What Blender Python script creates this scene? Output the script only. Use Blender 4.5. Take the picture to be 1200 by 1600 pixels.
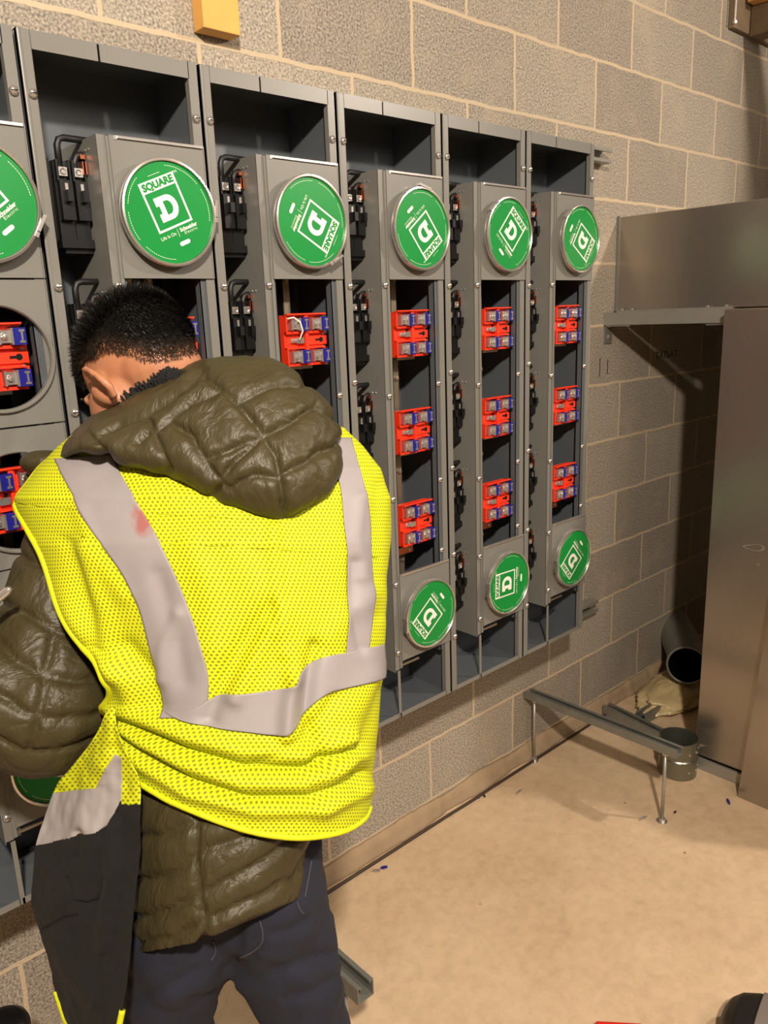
import bpy, bmesh, math, random
import numpy as np
from mathutils import Vector, Matrix, noise as mnoise

random.seed(7); rng = np.random.default_rng(7)
for o in list(bpy.data.objects): bpy.data.objects.remove(o)
SC = bpy.context.scene
COL = SC.collection

# ------------------------------------------------------------------ camera
RC = np.array([[0.73749517, -0.67434992, -0.03678404],
               [-0.18878002, -0.15354939, -0.96994056],
               [0.64843117, 0.72227057, -0.24054572]])
CP = np.array([-2.354688610692557, -1.5461256298806345, 1.5375090432370837])
FPX = 1227.605
cam = bpy.data.cameras.new('camera'); co = bpy.data.objects.new('camera', cam); COL.objects.link(co)
cam.sensor_fit = 'AUTO'; cam.sensor_width = 36.0; cam.lens = FPX * 36 / 1600; cam.clip_start = .02
m = Matrix.Identity(4)
for i in range(3):
    m[i][0] = RC[0][i]; m[i][1] = -RC[1][i]; m[i][2] = -RC[2][i]; m[i][3] = CP[i]
co.matrix_world = m
SC.camera = co
SC.view_settings.view_transform = 'Standard'; SC.view_settings.look = 'None'
SC.view_settings.gamma = 1; SC.view_settings.use_curve_mapping = False
SC.view_settings.exposure = -0.04

# ------------------------------------------------------------------ light
w = bpy.data.worlds.new('world'); SC.world = w; w.use_nodes = True
w.node_tree.nodes['Background'].inputs[0].default_value = (1, .86, .7, 1)
w.node_tree.nodes['Background'].inputs[1].default_value = .0
def lamp(name, loc, power, size, col, target):
    l = bpy.data.lights.new(name, 'AREA'); l.shape = 'DISK'; l.size = size; l.energy = power; l.color = col
    o = bpy.data.objects.new(name, l); COL.objects.link(o); o.location = loc
    o.rotation_euler = (Vector(target) - Vector(loc)).to_track_quat('-Z', 'Y').to_euler()
    return o
lamp('work_lamp', (-2.75, -2.35, 2.85), 128, .15, (1, .87, .74), (-1.2, 0, .9))
lamp('work_lamp', (0.9, -2.5, 2.95), 62, .15, (1, .87, .74), (-.6, -.4, .5))
lamp('fill_light', (-1.3, -3.4, 2.9), 38, 1.4, (1, .89, .78), (-1.2, -.5, .9))  # broad soft fill added behind the camera, not a known lamp of the room

# ------------------------------------------------------------------ pixel helpers (1200x1600 frame)
def ray(u, v): return RC.T @ np.array([(u - 600) / FPX, (v - 800) / FPX, 1.0])
def P(u, v, d): return CP + d * ray(u, v)
def PV(U, V, D):
    q = np.stack([(U - 600) / FPX, (V - 800) / FPX, np.ones_like(U)], -1)
    return CP + D[..., None] * (q @ RC)
def proj(X):
    q = (np.asarray(X) - CP) @ RC.T
    return 600 + FPX * q[..., 0] / q[..., 2], 800 + FPX * q[..., 1] / q[..., 2], q[..., 2]

# ------------------------------------------------------------------ materials
def s2l(c): return tuple(((x / 255) / 12.92 if x / 255 <= .04045 else ((x / 255 + .055) / 1.055) ** 2.4) for x in c)
MATS = {}
def nt(name):
    mt = bpy.data.materials.new(name); mt.use_nodes = True; MATS[name] = mt
    return mt, mt.node_tree, mt.node_tree.nodes['Principled BSDF']
def N(t, ty, **k):
    n = t.nodes.new(ty)
    for a, b in k.items():
        if a.startswith('i_'):
            key = a[2:]; key = int(key) if key.isdigit() else key.replace('_', ' ')
            n.inputs[key].default_value = b
        else: setattr(n, a, b)
    return n
def simple(name, rgb, rough=.5, metal=0, bump=0, bscale=200, var=0, vscale=8, sheen=0, coat=0, spec=None):
    mt, t, p = nt(name); c = s2l(rgb)
    p.inputs['Base Color'].default_value = (*c, 1); p.inputs['Roughness'].default_value = rough
    p.inputs['Metallic'].default_value = metal
    if spec is not None: p.inputs['Specular IOR Level'].default_value = spec
    if coat: p.inputs['Coat Weight'].default_value = coat
    if sheen: p.inputs['Sheen Weight'].default_value = sheen
    tc = N(t, 'ShaderNodeTexCoord')
    if var:
        n = N(t, 'ShaderNodeTexNoise', i_Scale=vscale, i_Detail=5.0); t.links.new(tc.outputs['Object'], n.inputs['Vector'])
        mx = N(t, 'ShaderNodeMix', data_type='RGBA')
        mx.inputs[6].default_value = (*[x * (1 - var) for x in c], 1); mx.inputs[7].default_value = (*[min(1, x * (1 + var)) for x in c], 1)
        t.links.new(n.outputs['Fac'], mx.inputs[0]); t.links.new(mx.outputs[2], p.inputs['Base Color'])
    if bump:
        n = N(t, 'ShaderNodeTexNoise', i_Scale=bscale, i_Detail=3.0); t.links.new(tc.outputs['Object'], n.inputs['Vector'])
        b = N(t, 'ShaderNodeBump', i_Strength=bump, i_Distance=.002); t.links.new(n.outputs['Fac'], b.inputs['Height'])
        t.links.new(b.outputs['Normal'], p.inputs['Normal'])
    return mt
PAINT = simple('grey_enamel', (113, 112, 106), .36, 0, .03, 300, .05, 3)
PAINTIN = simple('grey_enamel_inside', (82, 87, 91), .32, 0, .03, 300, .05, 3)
STEEL = simple('bright_steel', (215, 210, 205), .25, .85)
ZINC = simple('zinc_steel', (160, 158, 150), .4, .6, .1, 60, .2, 12)
GALV = simple('galvanised_steel', (168, 160, 150), .27, .88, .05, 9, .08, 3)
DKSTEEL = simple('dull_strut_steel', (128, 128, 120), .45, .5, .15, 80, .25, 20)
RED = simple('red_moulded_plastic', (226, 52, 24), .38)
BLUE = simple('blue_plastic_clip', (28, 30, 120), .3)
BLACK = simple('black_plastic', (14, 14, 15), .35)
BLACKRUB = simple('black_rubber_insulation', (20, 19, 19), .5)
COPPER = simple('copper', (190, 110, 80), .35, 1)
BUSBAR = simple('tinned_busbar', (150, 138, 118), .4, .8)
WHITE = simple('white_print', (225, 225, 215), .5)
GREEN = simple('green_label', (0, 128, 52), .33, 0, 0, 0, .04, 20)
LUMBER = simple('pine_lumber', (214, 160, 82), .7, 0, .3, 40, .2, 10)
GREYWOOD = simple('weathered_wood', (118, 100, 76), .85, 0, .6, 40, .35, 25)
WIREWHITE = simple('white_wire', (225, 215, 205), .4)
CORD = simple('brown_black_cord', (58, 44, 32), .6)
REDCASE = simple('red_painted_steel', (205, 30, 22), .4)
PLASTICBAG = simple('cloudy_plastic_film', (190, 170, 125), .35, 0, .5, 25, .15, 14)
SKIN = simple('skin', (168, 114, 82), .5, 0, .1, 150, .1, 25)
NAVY = simple('denim', (22, 25, 40), .9, 0, .5, 400, .4, 9)
def nylon_mat():
    mt, t, p = nt('olive_nylon'); p.inputs['Roughness'].default_value = .47; p.inputs['Specular IOR Level'].default_value = .32
    tc = N(t, 'ShaderNodeTexCoord'); n0 = N(t, 'ShaderNodeTexNoise', i_Scale=7.0, i_Detail=3.0); t.links.new(tc.outputs['Object'], n0.inputs['Vector'])
    mx = N(t, 'ShaderNodeMix', data_type='RGBA'); mx.inputs[6].default_value = (*s2l((55, 49, 29)), 1); mx.inputs[7].default_value = (*s2l((66, 59, 36)), 1)
    t.links.new(n0.outputs['Fac'], mx.inputs[0]); t.links.new(mx.outputs[2], p.inputs['Base Color'])
    mp = N(t, 'ShaderNodeMapping'); mp.inputs['Rotation'].default_value = (.3, .5, .6); mp.inputs['Scale'].default_value = (1.0, 1.7, .8); t.links.new(tc.outputs['Object'], mp.inputs[0])
    n1 = N(t, 'ShaderNodeTexNoise', i_Scale=16.0, i_Detail=4.0, i_Distortion=.7); t.links.new(mp.outputs[0], n1.inputs['Vector'])
    ab = N(t, 'ShaderNodeMath', operation='SUBTRACT'); ab.inputs[1].default_value = .5; t.links.new(n1.outputs['Fac'], ab.inputs[0])
    a2 = N(t, 'ShaderNodeMath', operation='ABSOLUTE'); t.links.new(ab.outputs[0], a2.inputs[0])
    a3 = N(t, 'ShaderNodeMath', operation='POWER'); a3.inputs[1].default_value = .85; t.links.new(a2.outputs[0], a3.inputs[0])
    b = N(t, 'ShaderNodeBump', i_Strength=.6, i_Distance=.012); t.links.new(a3.outputs[0], b.inputs['Height'])
    n2 = N(t, 'ShaderNodeTexNoise', i_Scale=70.0, i_Detail=2.0, i_Distortion=.8); t.links.new(mp.outputs[0], n2.inputs['Vector'])
    b2 = N(t, 'ShaderNodeBump', i_Strength=.3, i_Distance=.004); t.links.new(n2.outputs['Fac'], b2.inputs['Height']); t.links.new(b.outputs['Normal'], b2.inputs['Normal'])
    t.links.new(b2.outputs['Normal'], p.inputs['Normal']); return mt
OLIVE = nylon_mat()
STRIPE = simple('grey_reflective_tape', (150, 144, 143), .6, 0, .12, 60, .06, 12)
VBLACK = simple('black_mesh_cloth', (8, 8, 8), .95, 0, .6, 700, .4, 14)
FLEECE = simple('black_fleece', (12, 12, 13), .95, 0, 1, 300)
GREYPANEL = simple('grey_rubber_panel', (120, 110, 104), .6)
SHOE = simple('black_boot_leather', (26, 25, 23), .5, 0, .2, 60)
CONC = simple('scuffed_white_paint', (120, 112, 102), .8)

def hair_mat():
    mt, t, p = nt('dark_hair'); p.inputs['Roughness'].default_value = .55
    at = N(t, 'ShaderNodeAttribute', attribute_name='fade')
    mx = N(t, 'ShaderNodeMix', data_type='RGBA')
    mx.inputs[6].default_value = (.006, .005, .004, 1); mx.inputs[7].default_value = (.16, .09, .05, 1)
    t.links.new(at.outputs['Fac'], mx.inputs[0]); t.links.new(mx.outputs[2], p.inputs['Base Color']); return mt
HAIR = hair_mat()

def vest_mat(name, c1, holes=True):
    mt, t, p = nt(name); p.inputs['Roughness'].default_value = .75
    c = s2l(c1)
    uv = N(t, 'ShaderNodeUVMap'); sp = N(t, 'ShaderNodeSeparateXYZ'); t.links.new(uv.outputs[0], sp.inputs[0])
    def M(op, a, b=None, c=None):
        n = N(t, 'ShaderNodeMath', operation=op)
        for i, x in enumerate((a, b, c)):
            if x is None: continue
            if isinstance(x, (int, float)): n.inputs[i].default_value = x
            else: t.links.new(x, n.inputs[i])
        return n.outputs[0]
    x = M('DIVIDE', sp.outputs[0], .0068); y = M('DIVIDE', sp.outputs[1], .0046)
    row = M('FLOOR', y); par = M('MODULO', row, 2.0); xs = M('ADD', x, M('MULTIPLY', par, .5))
    fx = M('SUBTRACT', M('FRACT', xs), .5); fy = M('SUBTRACT', M('FRACT', y), .5)
    d = M('SQRT', M('ADD', M('MULTIPLY', M('MULTIPLY', fx, fx), 1.5), M('MULTIPLY', fy, fy)))
    hole = N(t, 'ShaderNodeMapRange', interpolation_type='SMOOTHSTEP'); t.links.new(d, hole.inputs[0])
    hole.inputs[1].default_value = .22; hole.inputs[2].default_value = .38; hole.inputs[3].default_value = 1; hole.inputs[4].default_value = 0
    mx = N(t, 'ShaderNodeMix', data_type='RGBA'); mx.inputs[6].default_value = (*c, 1)
    mx.inputs[7].default_value = (c[0] * .36, c[1] * .36, c[2] * .3, 1)
    t.links.new(hole.outputs[0], mx.inputs[0]); t.links.new(mx.outputs[2], p.inputs['Base Color'])
    b = N(t, 'ShaderNodeBump', i_Strength=.5, i_Distance=.0015); b.invert = True
    t.links.new(hole.outputs[0], b.inputs['Height']); t.links.new(b.outputs['Normal'], p.inputs['Normal'])
    return mt
VEST = vest_mat('lime_mesh_cloth', (196, 203, 0))
VTRIM = simple('lime_binding', (200, 206, 0), .7, 0, .2, 300)

def tape_mat():
    mt, t, p = nt('grey_tape_with_red_smudge'); p.inputs['Roughness'].default_value = .6
    tc = N(t, 'ShaderNodeTexCoord')
    a = P(228, 812, 1.02)
    vd = N(t, 'ShaderNodeVectorMath', operation='DISTANCE'); vd.inputs[1].default_value = tuple(a)
    nz = N(t, 'ShaderNodeTexNoise', i_Scale=60.0, i_Detail=4.0); t.links.new(tc.outputs['Object'], nz.inputs['Vector'])
    t.links.new(tc.outputs['Object'], vd.inputs[0])
    ad = N(t, 'ShaderNodeMath', operation='MULTIPLY_ADD'); t.links.new(nz.outputs['Fac'], ad.inputs[0]); ad.inputs[1].default_value = .035
    t.links.new(vd.outputs['Value'], ad.inputs[2])
    mr = N(t, 'ShaderNodeMapRange'); t.links.new(ad.outputs[0], mr.inputs[0])
    mr.inputs[1].default_value = .028; mr.inputs[2].default_value = .040; mr.inputs[3].default_value = .7; mr.inputs[4].default_value = 0
    n2 = N(t, 'ShaderNodeTexNoise', i_Scale=14.0, i_Detail=4.0); t.links.new(tc.outputs['Object'], n2.inputs['Vector'])
    m0 = N(t, 'ShaderNodeMix', data_type='RGBA'); m0.inputs[6].default_value = (*s2l((132, 126, 127)), 1); m0.inputs[7].default_value = (*s2l((150, 144, 144)), 1)
    t.links.new(n2.outputs['Fac'], m0.inputs[0])
    m1 = N(t, 'ShaderNodeMix', data_type='RGBA'); m1.inputs[7].default_value = (*s2l((150, 58, 46)), 1)
    t.links.new(m0.outputs[2], m1.inputs[6]); t.links.new(mr.outputs[0], m1.inputs[0]); t.links.new(m1.outputs[2], p.inputs['Base Color'])
    return mt
TAPE = tape_mat()

def cmu_mat(name='concrete_block_wall', axis='x'):
    mt, t, p = nt(name); p.inputs['Roughness'].default_value = .9
    tc = N(t, 'ShaderNodeTexCoord'); sp = N(t, 'ShaderNodeSeparateXYZ'); t.links.new(tc.outputs['Object'], sp.inputs[0])
    cb = N(t, 'ShaderNodeCombineXYZ'); t.links.new(sp.outputs[0 if axis == 'x' else 1], cb.inputs[0])
    zz = N(t, 'ShaderNodeMath', operation='ADD'); zz.inputs[1].default_value = -.06 + .2032; t.links.new(sp.outputs[2], zz.inputs[0]); t.links.new(zz.outputs[0], cb.inputs[1])
    nz = N(t, 'ShaderNodeTexNoise', i_Scale=14.0, i_Detail=4.0); t.links.new(tc.outputs['Object'], nz.inputs['Vector'])
    sb = N(t, 'ShaderNodeVectorMath', operation='SUBTRACT'); sb.inputs[1].default_value = (.5, .5, .5); t.links.new(nz.outputs['Color'], sb.inputs[0])
    sc = N(t, 'ShaderNodeVectorMath', operation='SCALE'); sc.inputs['Scale'].default_value = .012; t.links.new(sb.outputs[0], sc.inputs[0])
    ad = N(t, 'ShaderNodeVectorMath', operation='ADD'); t.links.new(cb.outputs[0], ad.inputs[0]); t.links.new(sc.outputs[0], ad.inputs[1])
    br = N(t, 'ShaderNodeTexBrick', offset=.5, offset_frequency=2)
    br.inputs['Scale'].default_value = 1; br.inputs['Mortar Size'].default_value = .0058; br.inputs['Mortar Smooth'].default_value = .25
    br.inputs['Brick Width'].default_value = .4064; br.inputs['Row Height'].default_value = .2032; br.inputs['Bias'].default_value = 0
    br.inputs['Color1'].default_value = (*s2l((140, 131, 118)), 1); br.inputs['Color2'].default_value = (*s2l((158, 149, 134)), 1)
    br.inputs['Mortar'].default_value = (*s2l((186, 168, 140)), 1)
    t.links.new(ad.outputs[0], br.inputs['Vector'])
    # aggregate speckle
    sk = N(t, 'ShaderNodeTexNoise', i_Scale=190.0, i_Detail=2.0); t.links.new(tc.outputs['Object'], sk.inputs['Vector'])
    rp = N(t, 'ShaderNodeValToRGB'); rp.color_ramp.elements[0].position = .34; rp.color_ramp.elements[0].color = (.42, .42, .42, 1)
    rp.color_ramp.elements[1].position = .66; rp.color_ramp.elements[1].color = (1.45, 1.45, 1.45, 1); t.links.new(sk.outputs['Fac'], rp.inputs[0])
    ml = N(t, 'ShaderNodeMix', data_type='RGBA', blend_type='MULTIPLY'); ml.inputs[0].default_value = 1
    # less speckle in mortar
    fm = N(t, 'ShaderNodeMath', operation='SUBTRACT'); fm.inputs[0].default_value = .85; t.links.new(br.outputs['Fac'], fm.inputs[1]); fm.use_clamp = True
    t.links.new(fm.outputs[0], ml.inputs[0]); t.links.new(br.outputs['Color'], ml.inputs[6]); t.links.new(rp.outputs[0], ml.inputs[7])
    # mortar smears
    sm = N(t, 'ShaderNodeTexNoise', i_Scale=5.0, i_Detail=6.0, i_Roughness=.65); t.links.new(tc.outputs['Object'], sm.inputs['Vector'])
    mr = N(t, 'ShaderNodeMapRange'); t.links.new(sm.outputs['Fac'], mr.inputs[0]); mr.inputs[1].default_value = .52; mr.inputs[2].default_value = .72; mr.inputs[3].default_value = 0; mr.inputs[4].default_value = .45
    m2 = N(t, 'ShaderNodeMix', data_type='RGBA'); m2.inputs[7].default_value = (*s2l((178, 163, 138)), 1)
    t.links.new(mr.outputs[0], m2.inputs[0]); t.links.new(ml.outputs[2], m2.inputs[6]); t.links.new(m2.outputs[2], p.inputs['Base Color'])
    hs = N(t, 'ShaderNodeMath', operation='MULTIPLY_ADD'); t.links.new(br.outputs['Fac'], hs.inputs[0]); hs.inputs[1].default_value = .8; t.links.new(sk.outputs['Fac'], hs.inputs[2])
    b = N(t, 'ShaderNodeBump', i_Strength=.55, i_Distance=.003); t.links.new(hs.outputs[0], b.inputs['Height']); t.links.new(b.outputs['Normal'], p.inputs['Normal'])
    return mt
CMU = cmu_mat()
CMUY = cmu_mat('concrete_block_side_wall', 'y')
def floor_mat():
    mt, t, p = nt('dusty_concrete_floor'); p.inputs['Roughness'].default_value = .72
    tc = N(t, 'ShaderNodeTexCoord')
    n1 = N(t, 'ShaderNodeTexNoise', i_Scale=1.6, i_Detail=7.0, i_Roughness=.6); t.links.new(tc.outputs['Object'], n1.inputs['Vector'])
    rp = N(t, 'ShaderNodeValToRGB'); e = rp.color_ramp.elements
    e[0].position = .3; e[0].color = (*s2l((184, 157, 124)), 1); e[1].position = .7; e[1].color = (*s2l((210, 186, 154)), 1)
    t.links.new(n1.outputs['Fac'], rp.inputs[0])
    n2 = N(t, 'ShaderNodeTexNoise', i_Scale=28.0, i_Detail=5.0, i_Roughness=.7); t.links.new(tc.outputs['Object'], n2.inputs['Vector'])
    r2 = N(t, 'ShaderNodeValToRGB'); e = r2.color_ramp.elements
    e[0].position = .2; e[0].color = (.8, .78, .74, 1); e[1].position = .6; e[1].color = (1.03, 1.03, 1.03, 1); t.links.new(n2.outputs['Fac'], r2.inputs[0])
    ml = N(t, 'ShaderNodeMix', data_type='RGBA', blend_type='MULTIPLY'); ml.inputs[0].default_value = 1
    t.links.new(rp.outputs[0], ml.inputs[6]); t.links.new(r2.outputs[0], ml.inputs[7])
    # dark flecks
    vo = N(t, 'ShaderNodeTexVoronoi', i_Scale=11.0); t.links.new(tc.outputs['Object'], vo.inputs['Vector'])
    mr = N(t, 'ShaderNodeMapRange'); t.links.new(vo.outputs['Distance'], mr.inputs[0]); mr.inputs[1].default_value = .03; mr.inputs[2].default_value = .065; mr.inputs[3].default_value = .85; mr.inputs[4].default_value = 0
    gt = N(t, 'ShaderNodeSeparateColor'); t.links.new(vo.outputs['Color'], gt.inputs[0])
    lt = N(t, 'ShaderNodeMath', operation='LESS_THAN'); lt.inputs[1].default_value = .42; t.links.new(gt.outputs[0], lt.inputs[0])
    mu = N(t, 'ShaderNodeMath', operation='MULTIPLY'); t.links.new(mr.outputs[0], mu.inputs[0]); t.links.new(lt.outputs[0], mu.inputs[1])
    m2 = N(t, 'ShaderNodeMix', data_type='RGBA'); m2.inputs[7].default_value = (*s2l((110, 80, 55)), 1)
    t.links.new(mu.outputs[0], m2.inputs[0]); t.links.new(ml.outputs[2], m2.inputs[6]); t.links.new(m2.outputs[2], p.inputs['Base Color'])
    b = N(t, 'ShaderNodeBump', i_Strength=.25, i_Distance=.004); t.links.new(n2.outputs['Fac'], b.inputs['Height']); t.links.new(b.outputs['Normal'], p.inputs['Normal'])
    return mt
FLOOR = floor_mat()
CEIL = simple('ceiling_paint', (150, 140, 126), .9)
MORTAR = simple('mortar', (156, 134, 106), .92, 0, .6, 60, .18, 20)

# ------------------------------------------------------------------ mesh builder
class MB:
    def __init__(s): s.v = []; s.f = []; s.m = []; s.uv = None
    def add(s, vs, fs, mi=0):
        b = len(s.v); s.v += [tuple(map(float, p)) for p in vs]; s.f += [tuple(b + i for i in f) for f in fs]; s.m += [mi] * len(fs)
        return s
    def box(s, x0, x1, y0, y1, z0, z1, mi=0):
        x0, x1 = sorted((x0, x1)); y0, y1 = sorted((y0, y1)); z0, z1 = sorted((z0, z1))
        return s.add([(x0, y0, z0), (x1, y0, z0), (x1, y1, z0), (x0, y1, z0), (x0, y0, z1), (x1, y0, z1), (x1, y1, z1), (x0, y1, z1)],
                     [(0, 3, 2, 1), (4, 5, 6, 7), (0, 1, 5, 4), (1, 2, 6, 5), (2, 3, 7, 6), (3, 0, 4, 7)], mi)
    def obox(s, o, ax, ay, az, mi=0):
        o, ax, ay, az = map(np.array, (o, ax, ay, az))
        c = [o + i * ax + j * ay + k * az for k in (0, 1) for (i, j) in ((0, 0), (1, 0), (1, 1), (0, 1))]
        return s.add(c, [(0, 3, 2, 1), (4, 5, 6, 7), (0, 1, 5, 4), (1, 2, 6, 5), (2, 3, 7, 6), (3, 0, 4, 7)], mi)
    def tube(s, pts, r, seg=12, mi=0, cap=True):
        pts = [np.array(p, float) for p in pts]; n = len(pts)
        if not hasattr(r, '__len__'): r = [r] * n
        tg = [pts[min(i + 1, n - 1)] - pts[max(i - 1, 0)] for i in range(n)]
        tg = [x / (np.linalg.norm(x) + 1e-9) for x in tg]
        a = np.cross(tg[0], [0, 0, 1]);
        if np.linalg.norm(a) < .1: a = np.cross(tg[0], [1, 0, 0])
        a /= np.linalg.norm(a); vs = []
        for i in range(n):
            a = a - tg[i] * (a @ tg[i]); a /= np.linalg.norm(a); b = np.cross(tg[i], a)
            for k in range(seg):
                an = 2 * math.pi * k / seg; vs.append(pts[i] + r[i] * (math.cos(an) * a + math.sin(an) * b))
        fs = [(i * seg + k, i * seg + (k + 1) % seg, (i + 1) * seg + (k + 1) % seg, (i + 1) * seg + k) for i in range(n - 1) for k in range(seg)]
        if cap: fs += [tuple(range(seg))[::-1], tuple((n - 1) * seg + k for k in range(seg))]
        return s.add(vs, fs, mi)
    def lathe(s, c, axis, prof, seg=32, mi=0, close=False):
        """prof: (radius, height along axis) list"""
        c = np.array(c, float); ax = np.array(axis, float); ax /= np.linalg.norm(ax)
        a = np.cross(ax, [0, 0, 1]);
        if np.linalg.norm(a) < .1: a = np.cross(ax, [1, 0, 0])
        a /= np.linalg.norm(a); b = np.cross(ax, a)
        vs = [c + ax * h + r * (math.cos(2 * math.pi * k / seg) * a + math.sin(2 * math.pi * k / seg) * b) for r, h in prof for k in range(seg)]
        n = len(prof); fs = [(i * seg + k, i * seg + (k + 1) % seg, (i + 1) * seg + (k + 1) % seg, (i + 1) * seg + k) for i in range(n - 1) for k in range(seg)]
        if close: fs += [((n - 1) * seg + k, (n - 1) * seg + (k + 1) % seg, (k + 1) % seg, k) for k in range(seg)]
        return s.add(vs, fs, mi)
    def prism(s, poly, o, ax, ay, n, mi=0):
        """extrude 2D polygon (in ax, ay from o) along vector n"""
        o, ax, ay, n = map(lambda q: np.array(q, float), (o, ax, ay, n)); k = len(poly)
        b = [o + x * ax + y * ay for x, y in poly]; vs = b + [p + n for p in b]
        return s.add(vs, [tuple(range(k))[::-1], tuple(range(k, 2 * k))] + [(i, (i + 1) % k, k + (i + 1) % k, k + i) for i in range(k)], mi)
    def mesh(s, name, mats, smooth=False, fixn=True):
        me = bpy.data.meshes.new(name); me.from_pydata(s.v, [], s.f)
        for mt in (mats if isinstance(mats, (list, tuple)) else [mats]): me.materials.append(mt)
        me.polygons.foreach_set('material_index', s.m)
        if fixn:
            bm = bmesh.new(); bm.from_mesh(me); bmesh.ops.recalc_face_normals(bm, faces=bm.faces); bm.to_mesh(me); bm.free()
        if smooth: me.polygons.foreach_set('use_smooth', [True] * len(me.polygons))
        me.update(); return me
    def build(s, name, mats, parent=None, smooth=False, bevel=0, auto=False, fixn=True):
        o = link(name, s.mesh(name, mats, smooth or auto, fixn), parent)
        if auto:
            try: o.data.set_sharp_from_angle(angle=math.radians(35))
            except Exception: pass
        if bevel:
            b = o.modifiers.new('bevel', 'BEVEL'); b.width = bevel; b.segments = 2; b.limit_method = 'ANGLE'; b.angle_limit = math.radians(40)
        return o
def link(name, me, parent=None, loc=None):
    o = bpy.data.objects.new(name, me); COL.objects.link(o)
    if parent: o.parent = parent
    if loc is not None: o.location = loc
    return o
def tag(o, label, cat, group=None, kind=None):
    o['label'] = label; o['category'] = cat
    if group: o['group'] = group
    if kind: o['kind'] = kind
    return o
def empty(name, loc, label, cat, group=None):
    o = bpy.data.objects.new(name, None); o.empty_display_size = .05; COL.objects.link(o); o.location = loc
    return tag(o, label, cat, group)
def structure(name, mb, mat):
    o = mb.build(name, mat); o['kind'] = 'structure'; return o

# ------------------------------------------------------------------ room shell
X0, X1, Y0, ZC = -4.6, 2.6, -4.2, 3.1
structure('wall_back', MB().box(X0 - .2, X1 + .2, 0, .2, -.1, ZC), CMU)
structure('wall_right', MB().box(X1, X1 + .2, Y0, 0, -.1, ZC), CMUY)
structure('wall_left', MB().box(X0 - .2, X0, Y0, 0, -.1, ZC), CMUY)
structure('wall_front', MB().box(X0 - .2, X1 + .2, Y0 - .2, Y0, -.1, ZC), CMU)
structure('floor', MB().box(X0 - .2, X1 + .2, Y0 - .2, .2, -.12, 0), FLOOR)
structure('ceiling', MB().box(X0 - .2, X1 + .2, Y0 - .2, .2, ZC, ZC + .15), CEIL)
# rough mortar bed squeezed out along the foot of the wall
mb = MB(); prof = [(0, .058), (-.008, .052), (-.013, .03), (-.02, .008), (-.026, -.002), (0, -.002)]
nx = 700; xs = np.linspace(X0, X1, nx); vs = []
for x in xs:
    k = 1 + .6 * mnoise.noise(Vector((x * 6, 3, 0))) + .15 * mnoise.noise(Vector((x * 31, 9, 0)))
    vs += [(x, a * k, b * (.6 + .4 * k)) for a, b in prof]
n = len(prof); mb.add(vs, [(i * n + j, (i + 1) * n + j, (i + 1) * n + (j + 1) % n, i * n + (j + 1) % n) for i in range(nx - 1) for j in range(n)])
o = mb.build('baseboard_back', MORTAR, smooth=True); o['kind'] = 'structure'

# ------------------------------------------------------------------ meter cabinets
W, H, D, YB, ZB = .305, 1.443, .159, -.041, .541
CX = .2145
def ztop(k): return 1.847 - ZB - .231 * k      # top of cover position k

def screw_mesh():
    mb = MB(); mb.lathe((0, 0, 0), (0, -1, 0), [(.0001, .0058), (.0032, .0053), (.0055, .0040), (.0070, .0018), (.0072, 0)], 16)
    mb.box(-.0046, .0046, -.0060, -.0046, -.0007, .0007, 1)
    mb.tube([(0, 0, 0), (0, .01, 0)], .0022, 8)
    return mb.mesh('screw', [STEEL, BLACK], True)
SCREW = screw_mesh()

def plate_hole(mb, x0, x1, z0, z1, cx, cz, r, y0, y1, seg=64, mi=0):
    """plate between y0 (front) and y1 (rear) with a round hole"""
    ring = []; outer = []
    for k in range(seg):
        a = 2 * math.pi * (k + .5) / seg; c, s = math.cos(a), math.sin(a)
        ring.append((cx + r * c, cz + r * s))
        tx = (x1 - cx) / c if c > 1e-6 else ((x0 - cx) / c if c < -1e-6 else 1e9)
        tz = (z1 - cz) / s if s > 1e-6 else ((z0 - cz) / s if s < -1e-6 else 1e9)
        tt = min(tx, tz); outer.append((cx + tt * c, cz + tt * s))
    # snap nearest samples to the corners
    for X in (x0, x1):
        for Z in (z0, z1):
            k = min(range(seg), key=lambda i: (outer[i][0] - X) ** 2 + (outer[i][1] - Z) ** 2); outer[k] = (X, Z)
    vs = [(x, y0, z) for x, z in ring] + [(x, y0, z) for x, z in outer] + [(x, y1, z) for x, z in outer] + [(x, y1, z) for x, z in ring]
    fs = []
    for q in range(4):
        a, b = q * seg, ((q + 1) % 4) * seg
        fs += [(a + k, a + (k + 1) % seg, b + (k + 1) % seg, b + k) for k in range(seg)]
    mb.add(vs, fs, mi)

def cover_mesh(blanked):
    """local origin: centre of ring on cabinet front plane"""
    mb = MB(); h0, h1 = -.1085, .1195
    plate_hole(mb, -.0875, .0875, h0, h1, 0, 0, .094 if False else .0855, -.0015, .0015)
    mb.box(-.0895, -.0870, -.004, .012, h0, h1); mb.box(.0870, .0895, -.0015, .012, h0, h1)
    # raised collar around the meter opening
    if blanked:
        mb.lathe((0, 0, 0), (0, -1, 0), [(.0874, .001), (.0874, .0016), (.0872, .0035), (.0866, .006), (.0858, .012), (.0852, .019), (.083, .019), (.083, .001)], 64)
    else:
        mb.lathe((0, 0, 0), (0, -1, 0), [(.0872, .001), (.0868, .006), (.085, .0085), (.082, .0085), (.080, .006), (.080, -.004), (.083, -.004)], 64, close=True)
    return mb.mesh('meter_cover', [PAINT], False)
def cover_lip_mesh():
    mb = MB(); mb.box(-.075, .0855, -.0052, -.0015, .1150, .1192); mb.box(-.080, -.075, -.003, -.0005, .113, .1195)
    return mb.mesh('top_lip', [STEEL])  # highlight on the folded lip put into its colour as bright steel
LIP = cover_lip_mesh()
COVER_B, COVER_O = cover_mesh(True), cover_mesh(False)
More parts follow.
